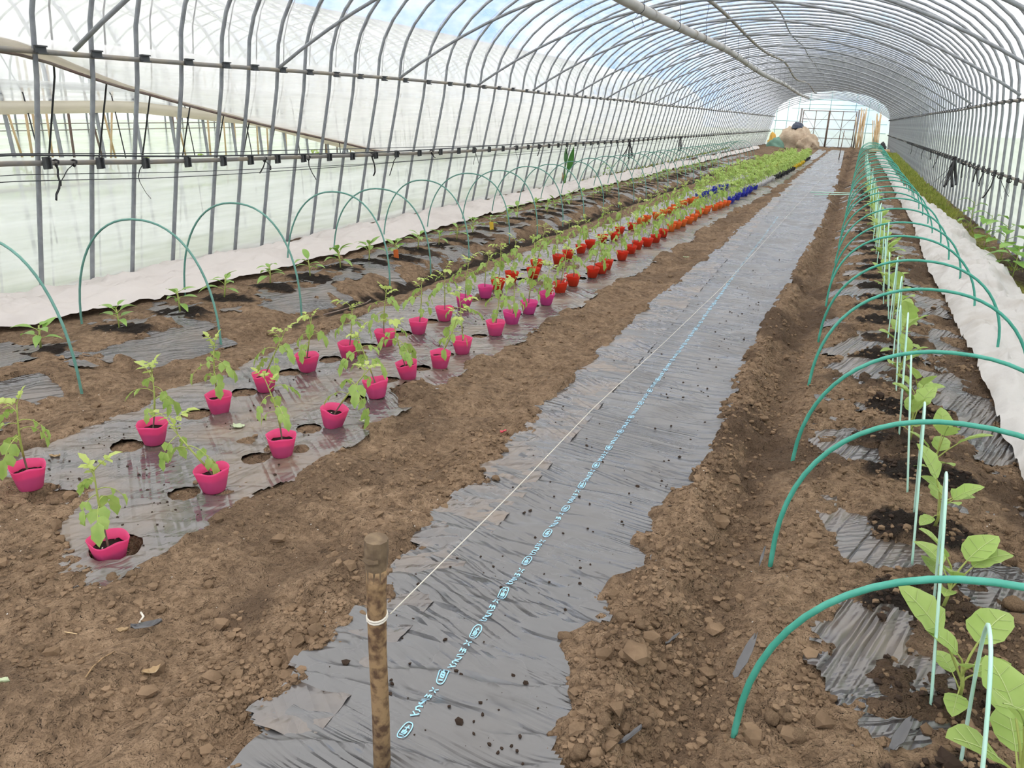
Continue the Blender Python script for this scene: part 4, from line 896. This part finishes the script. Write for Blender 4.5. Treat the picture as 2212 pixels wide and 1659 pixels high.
for s, fn in (('L', rowL), ('R', rowR)):
    cnt = {}; y = 14.75 if s == 'L' else 14.6
    k = 0
    while y < 36:
        c = next(cc for yy_, cc in farcol if y < yy_); i = cnt.get(c, 0); cnt[c] = i + 1
        x = float(fn(y)) + rs.uniform(-.05, .05)
        e = empty('potted_tomato', (x, y, sz(x, y) + 0.002), (rs.uniform(-.06, .06), rs.uniform(-.06, .06), 0))
        sh = 'dark plastic' if c == 'black' else c
        tag(e, 'far tomato seedling in a %s pot, %s %s pot in the %s row' % (c, ordw(i), c, side[s]), 'potted tomato', 'tomato seedlings in %s pots' % c)
        pz_ = rs.uniform(0, 6.28); link('pot', POTS[c][k % 4], e, None, (0, 0, pz_)); link('potting_soil', SOILM, e, (0, 0, 0.066), (0, 0, pz_))
        link('foliage', BUSH[k * 3 % 7], e, (0, 0, 0.06), (0, 0, rs.uniform(0, 6.28)), rs.uniform(1.0, 1.3))
        k += 1; y += rs.uniform(.21, .33) if y > 16 else rs.uniform(.26, .4)

# peppers
def simple_leaf(seed, L, Wd, droop, m, pet=0.03, lobes=0.0, veins=False, rise=0.8):
    rq = random.Random(seed); b2 = MB(); e = Vector((pet, 0, pet * rise)); b2.cur = 1; b2.tube([(0, 0, 0), e * 0.5 + Vector((0, 0, 0.003)), e], [0.0022, 0.002, 0.0016], 5, False); b2.cur = 0
    blade(b2, e, Vector((1, rq.uniform(-.2, .2), rise * rq.uniform(.5, 1))), L, Wd, droop, rq.uniform(.10, .35), lobes=lobes, seg_n=7, rq=rq)
    return b2.mesh('leaf', [m, MT['stem']])
PLF = [simple_leaf(i, .075 + .012 * (i % 3), .036 + .005 * (i % 2), .5 + .35 * (i % 3), MT['pepper'], .022, rise=.5 + .2 * (i % 3)) for i in range(6)]
b = MB(); b.tube([(0, 0, -0.01), (0.003, 0, 0.05), (0, 0.002, 0.10)], [0.0045, 0.004, 0.003], 6); PST = b.mesh('stem', MT['stem'])
for i, (x, y) in enumerate(peppers):
    rq = random.Random(2000 + i); e = empty('pepper_seedling', (x, y, fz(x, y)), (rq.uniform(-.1, .1), rq.uniform(-.1, .1), 0)); e.scale = (rq.uniform(1.3, 1.6),) * 3
    tag(e, 'young pepper seedling with pointed leaves in dark wet soil, %s from the front' % ordw(i), 'pepper plant', 'pepper seedlings in the left bed')
    so = link('stem', PST, e); az = rq.uniform(0, 6.28)
    for k in range(rq.randint(6, 8)):
        az += 2.2 + rq.uniform(-.4, .4); t = 0.04 + 0.06 * k / 7
        link('leaf', PLF[rq.randrange(6)], so, (0, 0, t), (0, rq.uniform(-.5, .25) if k > 2 else rq.uniform(-.1, .5), az), rq.uniform(.75, 1.15) * (0.8 if k > 5 else 1))
    if i in (8, 13): b2 = MB(); b2.box((0, 0, .03), (.035, .002, .08)); link('plant_tag', b2.mesh('plant_tag', MT['tag_o' if i == 8 else 'tag_y'], False), e, (.03, -.05, 0), (.2, 0, .4))
# eggplants
def egg_leaf(seed, L, Wd, droop, rise, pet):
    rq = random.Random(seed); b2 = MB(); e = Vector((pet, 0, pet * rise)); b2.cur = 1; b2.tube([(0, 0, 0), e * 0.5 + Vector((0, 0, 0.006)), e], [0.0034, 0.003, 0.0024], 5, False); b2.cur = 0
    d = Vector((1, 0, rise * .7)).normalized(); p = e.copy(); mid = []; N_ = 8
    prof = [0.18, 0.72, 0.98, 0.90, 1.0, 0.86, 0.66, 0.40, 0.0]
    vs_ = []; fs_ = []; vein = [e.copy()]
    for k in range(N_ + 1):
        s = Vector((0, 1, 0)); nr = s.cross(d) * -1; w = Wd / 2 * prof[k]; fo = 0.22
        wl = w * rq.uniform(.92, 1.08); wr = w * rq.uniform(.92, 1.08)
        vs_ += [p + s * wl + nr * fo * wl, p + s * wl * .5 + nr * fo * .35 * wl, p, p - s * wr * .5 + nr * fo * .35 * wr, p - s * wr + nr * fo * wr]
        vein.append(p + nr * 0.001); d = (d + Vector((0, 0, -droop / N_))).normalized(); p = p + d * L / N_
    for k in range(N_):
        for q in range(4): a = 5 * k + q; fs_.append((a, a + 1, a + 6, a + 5))
    b2.add(vs_, fs_); b2.cur = 2; b2.tube(vein[:-1], 0.0014, 4, False)
    for k in (2, 4, 6):
        for s_ in (0, 4): b2.tube([vein[k], Vector(vs_[5 * (k) + s_]).lerp(vein[k], .15) + Vector((0, 0, .0015))], 0.0008, 3, False)
    return b2.mesh('leaf', [MT['egg'], MT['stem'], MT['eggvein']])
ELF = [egg_leaf(i, .105 + .016 * (i % 3), .082 + .010 * (i % 3), .5 + .4 * (i % 2), .45 + .45 * (i % 3), .045 + .012 * (i % 3)) for i in range(7)]
b = MB(); b.tube([(0, 0, -0.01), (0.004, 0, 0.05), (-.002, 0.004, 0.11)], [0.006, 0.005, 0.004], 6); EST = b.mesh('stem', MT['stem'])
for i, (x, y) in enumerate(eggs):
    rq = random.Random(2600 + i); e = empty('eggplant_seedling', (x, y, fz(x, y)), (rq.uniform(-.1, .1), rq.uniform(-.1, .1), 0)); e.scale = (rq.uniform(.85, 1.1),) * 3
    tag(e, 'young eggplant with broad pale green leaves, %s from the front' % ordw(i), 'eggplant', 'eggplant seedlings in the right bed')
    so = link('stem', EST, e); az = rq.uniform(0, 6.28)
    for k in range(7):
        az += 2.3 + rq.uniform(-.4, .4)
        link('leaf', ELF[rq.randrange(7)], so, (0, 0, 0.03 + 0.012 * k), (0, rq.uniform(-.1, .5) if k < 2 else rq.uniform(-.75, -.05), az), (.6 if k < 2 else rq.uniform(.8, 1.1)))

# weeds by the walls
def weed(name, x, y, h, n, L, Wd, m, label, cat, seed, z0=None):
    rq = random.Random(seed); e = empty(name, (x, y, fz(x, y) if z0 is None else z0)); tag(e, label, cat)
    b2 = MB(); b2.tube([(0, 0, -.02), (.01, .01, h * .5), (0, 0, h)], [.006, .005, .003], 6); link('stem', b2.mesh('stem', MT['stem']), e)
    az = rq.uniform(0, 6.28)
    for k in range(n):
        az += 2.4 + rq.uniform(-.4, .4); b2 = MB(); c = math.cos(az); s = math.sin(az); z = h * (.2 + .8 * (k + 1) / n); q = Vector((c * .08, s * .08, z + .03)) * 1.0
        b2.tube([(0, 0, z - .02), q], .003, 4, False); blade(b2, q, Vector((c, s, .2)), L * rq.uniform(.7, 1.1), Wd * rq.uniform(.8, 1.1), .9, .15, lobes=.12, seg_n=7, rq=rq)
        link('leaf', b2.mesh('leaf', m), e)
weed('weed_plant', 1.72, 8.9, .34, 9, .20, .17, MT['weed'], 'leafy weed nearest the camera at the foot of right wall', 'weed', 1)
weed('weed_plant', 1.76, 9.9, .42, 9, .18, .16, MT['weed'], 'second leafy weed at the foot of right wall', 'weed', 2)
weed('weed_plant', 1.80, 11.2, .40, 8, .17, .15, MT['weed'], 'third leafy weed at the foot of right wall', 'weed', 3)
weed('weed_plant', 1.80, 12.8, .42, 6, .14, .12, MT['weed'], 'fourth and farthest leafy weed at the foot of right wall', 'weed', 4)
weed('dock_plant', -5.12, 18.4, .28, 6, .14, .09, MT['weed'], 'small leafy weed beside the left wall beyond the tall dark leaf', 'weed', 7, 0)
e = empty('tall_leaf_plant', (-5.28, 15.6, 0)); tag(e, 'tall plant with one big dark upright leaf by the left wall', 'weed')
for k, (a, L, Wd, h0, m) in enumerate(((.4, .52, .17, .30, 'darkleaf'), (1.9, .34, .12, .45, 'darkleaf'), (3.0, .25, .06, .05, 'dryleaf'), (5.2, .28, .07, .02, 'weed'))):
    b2 = MB(); d = Vector((math.cos(a) * .18, math.sin(a) * .18, 1)); b2.tube([(0, 0, -.02), d * h0], .012, 6); blade(b2, d * h0, d, L, Wd, .35, .25, up=Vector((.8, -.4, .1)), seg_n=7); link('leaf', b2.mesh('leaf', MT[m]), e)
# grass fringe
def grass(name, xs_, n, y0, y1, hmax, label, seed):
    rq = random.Random(seed); b2 = MB()
    for k in range(n):
        y = y0 + (y1 - y0) * rq.random() ** 1.5; x = rq.uniform(*xs_(y)); a = rq.uniform(0, 6.28); h = hmax * rq.uniform(.4, 1); w = .006 + .0006 * y
        z = -0.03; b2.add([(x - w * math.cos(a), y - w * math.sin(a), z), (x + w * math.cos(a), y + w * math.sin(a), z), (x + rq.uniform(-.04, .04), y + rq.uniform(-.04, .04), z + h)], [(0, 1, 2)])
    tag(b2.obj(name, MT['grassblade'], smooth=False), label, 'grass', kind='stuff')
grass('grass_fringe', lambda y: (1.52 + float(ax(y)) * .8, 1.88 + float(ax(y))), 4200, 9.5, 42, .09, 'short yellow green grass along the foot of the right wall', 5)
grass('grass_fringe', lambda y: (-5.62 + float(ax(y)), -5.44 + float(ax(y))), 700, 3.8, 40, .08, 'sparse grass along the foot of the left wall', 6)

# ------------------------------------------------------------------ stake, string, rods, debris
e = empty('wooden_stake', (-0.80, 1.215, 0)); tag(e, 'weathered wooden stake standing upright at the front of the grey strip', 'stake')
b = MB(); b.tube([(0, 0, -.12), (0.003, 0, .15), (0.001, 0, .35), (0.004, 0, .52), (0.006, 0, .56)], [.0205, .0205, .0205, .0225, .0235], 14); link('shaft', b.mesh('shaft', MT['wood']), e)
b = MB(); b.tube([(0.004, 0, .53), (0.006, 0, .57), (0.007, 0, .60), (0.008, 0, .632)], [.0226, .0245, .0262, .0258], 10); b.tube([(-.010, -.020, .588), (.006, -.024, .586), (.024, -.018, .588)], [.006, .009, .006], 8); link('stake_head', b.mesh('stake_head', MT['woodend'], False), e)
b = MB()
for k in range(2): b.tube([(.022 * math.cos(a) + .003, .022 * math.sin(a), .432 + .006 * k + .004 * math.sin(a)) for a in np.linspace(0, 6.3, 15)], .0028, 5)
link('string_knot', b.mesh('string_knot', MT['string']), e)
b = MB(); SX = interp([(1.22, -.775), (3, -.83), (4.4, -.83), (6.7, -.80), (10, -.74), (36.9, -.21)]); SZ_ = interp([(1.22, .435), (2, .365), (3, .295), (4.4, .20), (6.7, .10), (9, .06), (12, .04), (30, .02), (36.9, .28)])
pts = [(float(SX(q)), float(q), float(SZ_(q) + dz(q))) for q in np.concatenate([np.linspace(1.235, 7, 24), np.linspace(8, 36.9, 24)])]
b.tube(pts, .0016, 5); tag(b.obj('guide_string', MT['string']), 'white string stretched from the wooden stake along the grey strip', 'string')
b = MB(); b.tube([(-.21, 36.9, -.3), (-.17, 36.9, 1.0)], .018, 6); tag(b.obj('far_stake', MT['rust']), 'thin dark stake standing at the far end of grey strip', 'stake')
for i, (p, q) in enumerate((((-.55, 18.0), (.35, 17.6)), ((-.45, 17.5), (.30, 17.3)))):
    b = MB(); b.tube([(p[0], p[1], sz(*p) + .03), (q[0], q[1], sz(*q) + .06)], .010, 6); tag(b.obj('pale_rod', MT['mint']), ('farther' if i == 0 else 'nearer') + ' of two pale rods lying across the far furrow', 'rod')
def scrap(name, x, y, L, Wd, rz, m, label, cat, lift=0.012, seed=0, pitch=0.0):
    rq = random.Random(seed); N_ = 6; vs_ = []; fs_ = []
    for k in range(N_ + 1):
        t = k / N_ - .5; w = Wd / 2 * (math.sin(math.pi * min(.96, max(.10, k / N_))) ** .6) * rq.uniform(.8, 1.15)
        for j, u in enumerate((-1, 0, 1)): vs_.append((L * t + rq.uniform(-.004, .004), u * w, .006 * (abs(u) * 1.6) + rq.uniform(0, .008) + .02 * t * t))
    for k in range(N_):
        for j in range(2): a = 3 * k + j; fs_.append((a, a + 1, a + 4, a + 3))
    b2 = MB(); b2.add(vs_, fs_); me = b2.mesh(name, m)
    o2 = link(name, me, None, (x, y, fz(x, y) + lift), (0, pitch, rz)); md = o2.modifiers.new('thickness', 'SOLIDIFY'); md.thickness = .0015
    return tag(o2, label, cat)
scrap('film_scrap', -1.712, 1.372, .085, .034, .75, MT['plasticscrap'], 'crumpled scrap of black film on bare soil at lower left', 'scrap', seed=1)
scrap('film_scrap', -0.04, 1.93, .165, .03, 1.35, MT['plasticscrap'], 'long black film strip sticking up beside the near green hoop', 'scrap', .05, 2, -.25)
scrap('film_scrap', -0.272, 1.557, .075, .016, .95, MT['plasticscrap'], 'thin black film strip in the crumbly soil at the bottom', 'scrap', .02, 3, -.3)
scrap('film_scrap', -0.25, 1.979, .06, .010, 1.0, MT['plasticscrap'], 'tiny black film strip on the soil berm right of grey film', 'scrap', .02, 4, -.3)
scrap('film_scrap', 0.35, 1.759, .11, .03, 1.1, MT['plasticscrap'], 'pointed black film flap at the bottom edge below the eggplants', 'scrap', .03, 5, -.4)
scrap('film_scrap', -0.05, 2.544, .10, .010, 1.5, MT['plasticscrap'], 'narrow black film strip at the foot of the second near hoop', 'scrap', .02, 6, -.2)
scrap('film_scrap', 1.391, 9.907, .10, .07, .2, MT['black'], 'small black film piece lying on the right white sheet', 'scrap', .13, 7)
scrap('pink_scrap', -1.324, 3.177, .035, .012, 1.1, MT['pinkscrap'], 'small pink plastic chip on soil left of the grey strip', 'scrap', .01, 8)
scrap('fallen_leaf', -2.512, 2.684, .060, .045, .3, MT['paleleaf'], 'pale wilted leaf lying on mulch film among the pink pots', 'leaf', .02, 9)
scrap('fallen_leaf', -1.996, 2.993, .055, .014, .1, MT['paleleaf'], 'narrow green leaf lying on film right of a pink pot', 'leaf', .02, 10)
scrap('fallen_leaf', -2.986, 2.075, .045, .02, .5, MT['dryleaf'], 'small dry brown leaf on film near the nearest left pot', 'leaf', .02, 11)
scrap('fallen_leaf', -1.556, 1.239, .045, .024, .9, MT['dryleaf'], 'dry curled tan leaf on bare soil at lower left', 'leaf', .012, 12)
scrap('fallen_leaf', -1.77, 1.335, .035, .014, .6, MT['dryleaf'], 'tan leaf scrap left of the black film scrap', 'leaf', .01, 13)
scrap('fallen_leaf', -1.81, 0.999, .045, .016, .4, MT['paleleaf'], 'whitish dry leaf at the left edge of the photo', 'leaf', .01, 14)
scrap('fallen_leaf', -1.433, 8.524, .06, .03, .4, MT['paleleaf'], 'small green sprig lying on the path beyond the red pots', 'leaf', .02, 15)
def twig(ptsp, r, m, label, z=.008):
    P = ptsp; b2 = MB(); b2.tube([(x, y, fz(x, y) + z) for x, y in P], r, 5); tag(b2.obj('twig', m), label, 'twig')
twig([(-1.652, 1.116), (-1.673, 1.156), (-1.689, 1.199), (-1.691, 1.24)], .0022, MT['wood'], 'thin brown curved twig on bare soil at lower left')
twig([(-1.765, 1.391), (-1.771, 1.413), (-1.793, 1.424)], .0035, MT['string'], 'white root piece beside the black film scrap')
twig([(-3.961, 4.064), (-3.931, 3.943), (-3.872, 3.817)], .003, MT['wood'], 'reddish stick lying in the dark furrow')
twig([(-1.918, 1.26), (-1.877, 1.267)], .002, MT['bamboo'], 'straw stalk on bare soil near the left edge')
twig([(-0.702, 6.401), (-0.583, 6.649)], .003, MT['bamboo'], 'straw stalk on the path beside the grey strip')
twig([(-3.343, 4.544), (-3.397, 4.859), (-3.348, 5.108), (-3.445, 5.328)], .006, MT['rust'], 'bent reddish wire lying in the black furrow by the pots', .03)

# soil clods and crumbs
def clod(bm, c, r, rq, ico):
    s = (rq.uniform(.8, 1.25), rq.uniform(.8, 1.25), rq.uniform(.6, .95)); a = rq.uniform(0, 6.28); ca, sa = math.cos(a), math.sin(a)
    vs_ = []
    for v in ico[0]:
        k = r * rq.uniform(.62, 1.22); x, y, z = v[0] * s[0] * k, v[1] * s[1] * k, v[2] * s[2] * k; vs_.append((c[0] + x * ca - y * sa, c[1] + x * sa + y * ca, c[2] + z))
    bm.add(vs_, ico[1])
import bmesh
def ico(n):
    q = bmesh.new(); bmesh.ops.create_icosphere(q, subdivisions=n, radius=1); q.verts.index_update(); r = ([tuple(v.co) for v in q.verts], [tuple(v.index for v in f.verts) for f in q.faces]); q.free(); return r
I1, I2 = ico(1), ico(2)
rq = random.Random(77); nr = np.random.default_rng(4)
def crumbs(name, n, xr, yr, dens, size, m, label, on=None):
    bm = MB(); got = 0
    Xq = nr.uniform(*xr, n * 4); Yq = yr[0] * (yr[1] / yr[0]) ** nr.uniform(0, 1, n * 4)
    ok = nr.uniform(0, 1, n * 4) < dens(Xq, Yq); Xq, Yq = Xq[ok][:n], Yq[ok][:n]
    Zq = soil_h(Xq, Yq) if on is None else film_h(Xq, Yq, on)
    for x, y, z in zip(Xq, Yq, Zq):
        r = size * rq.uniform(.35, 1) ** 2 * (2.2 if rq.random() < .05 else 1); clod(bm, (x, y, z + r * .25), r, rq, I1)
    tag(bm.obj(name, m, smooth=False), label, 'soil crumbs', kind='stuff')
def dens_soil(x, y):
    e = exposure(x, y); b_ = 0.14 + 0.95 * np.exp(-((x - (-0.33 + 0.012 * y)) / 0.13) ** 2) + 0.55 * np.exp(-((x + 1.28) / 0.12) ** 2) * (y < 3.5) + 0.25 * (x > 0)
    return np.where(e > 0.0, 0.0, b_ * (0.4 + 1.2 * sstep(.4, .65, fbm(x * 3, y * 3, 99, 2))))
crumbs('soil_crumbs', 9000, (-3.2, 1.0), (1.05, 5.5), dens_soil, .0135, MT['crumb'], 'countless small brown soil crumbs over the bare soil')
crumbs('soil_crumbs', 4200, (-4.6, 1.0), (1.2, 14.0), lambda x, y: dens_soil(x, y) * .8, .017, MT['crumb'], 'scattered larger brown soil crumbs over the beds')
crumbs('dark_crumbs', 900, (0.1, 1.0), (1.05, 4.5), lambda x, y: wetness(x, y), .014, MT['crumb_dark'], 'dark wet soil crumbs around the eggplants')
crumbs('soil_specks', 330, (-1.2, -.45), (1.3, 9), lambda x, y: np.where(exposure(x, y) > .03, .25 + .75 * sstep(-.75, -.48, x), 0), .0075, MT['crumb_dark'], 'dark soil specks sprinkled on the grey strip', 'c')
crumbs('soil_specks', 420, (-3.0, -2.0), (1.5, 9), lambda x, y: np.where(exposure(x, y) > .03, .8, 0), .007, MT['crumb_dark'], 'dark soil specks sprinkled on film among the pots', 't')
big = [(-0.378, 2.018), (-0.359, 1.974), (-0.411, 1.99), (-0.352, 1.956), (0.082, 1.72), (0.05, 1.758), (0.109, 1.695), (0.091, 1.759), (-2.028, 1.282), (-0.134, 2.235), (-0.569, 2.584), (-0.647, 2.528), (-0.55, 1.841), (-2.589, 1.761), (-2.715, 1.669), (-2.032, 1.524), (-1.97, 1.553), (-3.053, 3.248), (-2.37, 2.125), (0.716, 2.535), (0.721, 2.449), (0.675, 2.934), (0.739, 2.864), (-2.668, 2.256), (-3.162, 2.015), (-1.169, 2.729), (-0.374, 1.433), (-0.339, 1.514), (-0.197, 1.513), (-0.251, 1.622)]
cm = []
I3 = ico(3)
for k in range(6):
    bm = MB(); A_ = np.array(I3[0]); rad = 0.55 + 0.9 * fbm(A_[:, 0] * 1.6 + A_[:, 2] * 1.1 + k * 3, A_[:, 1] * 1.6 - A_[:, 2] * 0.9, 500 + k, 4)
    A_ = A_ * rad[:, None] * np.array([1.15, 0.95, 0.75]); bm.add([tuple(q) for q in A_], I3[1]); cm.append(bm.mesh('soil_clod', MT['crumb']))
where = {0: 'on the crumbly berm right of the grey strip', 1: 'on bare soil left of the stake', 2: 'in the eggplant bed'}
for k, (x, y) in enumerate(big):
    r = .012 + .012 * random.Random(k).random() + (.012 if x > .6 else 0)
    o = link('soil_clod', cm[k % 6], None, (x, y, fz(x, y) + r * .3), (0, 0, k), r); w_ = 2 if x > -.05 else (1 if x < -1.0 else 0)
    tag(o, 'brown soil clod lying ' + where[w_], 'soil clod', 'soil clods ' + where[w_])

# ------------------------------------------------------------------ neighbouring greenhouse seen through the open side
nb = empty('neighbour_greenhouse', (-10.5, 10, 0)); tag(nb, 'neighbouring film greenhouse seen through the open left side', 'greenhouse')
NX0, NX1 = -14.0, -7.3; nc = (NX0 + NX1) / 2; nh = (NX1 - NX0) / 2
def nbc(name, me): o = link(name, me); return child(o, nb)
ysl = np.linspace(-4, 44, 90); A = np.linspace(0, math.pi, 25); U, V = np.meshgrid(A, ysl)
roofz = 1.55 + 1.7 * np.sin(U) ** .9; nbc('roof_film', grid_mesh('roof_film', nc + (nh + .03) * np.cos(U), V, roofz, MT['nb_film'], flip=True))
T = np.linspace(0, 1, 9); U, V = np.meshgrid(T, ysl); zbn = np.interp(V, [-4, 5.2, 6.6, 8.6, 11, 13, 44], [1.40, 1.37, 1.40, 1.25, .82, .62, .55]); Zc = 1.62 + (zbn - 1.62) * U
nbc('side_curtain', grid_mesh('side_curtain', NX1 + .05 - .04 * U + .02 * np.sin(V * 9 + U * 30), V, Zc, MT['curtain_film']))
bm = MB(); bm.tube([(NX1 + .04, y, float(np.interp(y, [-4, 5.2, 6.6, 8.6, 11, 13, 44], [1.40, 1.37, 1.40, 1.25, .82, .62, .55]))) for y in np.linspace(-3, 20, 60)], .06, 8); nbc('rolled_edge', bm.mesh('rolled_edge', MT['rolled_film']))
U, V = np.meshgrid([-.1, .48], ysl); nbc('skirt_film', grid_mesh('skirt_film', NX1 + .04 + 0 * U, V, U, MT['wall_film']))
U, V = np.meshgrid(np.linspace(-.1, 1.6, 8), ysl); nbc('far_wall_film', grid_mesh('far_wall_film', NX0 - .03 + 0 * U, V, U, MT['wall_film'], flip=True))
bm = MB(); bm.tube([(NX1 + .10, 0, -.1), (NX1 + .05, 0, .8), (NX1, 0, 1.5)] + [(nc + nh * math.cos(a), 0, 1.55 + 1.7 * math.sin(a) ** .9) for a in np.linspace(.08, math.pi - .08, 20)] + [(NX0, 0, 1.5), (NX0 - .1, 0, -.1)], .018, 6, False); nrib = bm.mesh('rib', MT['steel'])
for k in range(52): o = nbc('rib', nrib); o.location = (0, 1.2 + .5 * k, 0)
for z, r in ((.62, .02), (.86, .010), (.98, .010)):
    bm = MB(); bm.tube([((NX1 - .03) if z < .7 else NX0 + .05, y, z) for y in np.arange(0, 30, 1.0)], r, 6); nbc('rail', bm.mesh('rail', MT['rail']))
bm = MB(); bm.tube([(NX1 + .16, 0, .1), (NX1 + .12, 0, .9), (NX1 + .04, 0, 1.5), (NX1 - .5, 0, 2.35), (nc, 0, 3.35)], .008, 4, False); nst = bm.mesh('strap', MT['black'])
for k in range(16): o = nbc('strap', nst); o.location = (0, 2.4 + 1.0 * k, 0)
rq = random.Random(9)
for k in range(44):
    y = 3.4 + .36 * k; b2 = MB(); s = 1 if k % 2 else -1; x = -8.6 - rq.uniform(0, 2.4); lean = rq.choice([0, 0, .35, -.35])
    b2.tube([(0, 0, -.05), (.05, lean, 1.9)], .015, 6); o = link('bamboo_stake', b2.mesh('bamboo_stake', MT['bamboo' if k % 5 else 'rust']), None, (x, y, 0)); tag(o, 'bamboo stake standing inside the neighbouring greenhouse', 'stake', 'bamboo stakes in the neighbouring greenhouse')
for k in range(16):
    x, y = -8.2 - rq.uniform(0, 1.2), 3.8 + .55 * k + rq.uniform(-.1, .1); e = empty('young_plant', (x, y, .0)); e.scale = (1.9,) * 3; e.rotation_euler = (0, 0, rq.uniform(0, 6)); tag(e, 'young green plant growing inside the neighbouring greenhouse', 'plant', 'plants in the neighbouring greenhouse')
    link('foliage', BUSH[k % 7], e)
# tree outside on the far left
e = empty('garden_tree', (-11.5, 47, 0)); tag(e, 'dark green tree outside, seen through the far left film', 'tree')
b = MB(); b.tube([(0, 0, -.1), (.1, 0, 1.5), (0, .1, 2.6)], [.14, .11, .06], 8); link('trunk', b.mesh('trunk', MT['wood']), e)
b = MB()
for k in range(900):
    v = Vector((rq.gauss(0, 1), rq.gauss(0, 1), rq.gauss(0, 1))).normalized() * rq.random() ** .4; p = Vector((v.x * 1.7, v.y * 1.7, 2.3 + v.z * 1.2)); blade(b, p, Vector((rq.uniform(-1, 1), rq.uniform(-1, 1), rq.uniform(-.5, .6))), .24, .14, .5, .2, seg_n=3)
link('crown', b.mesh('crown', MT['darkleaf']), e)
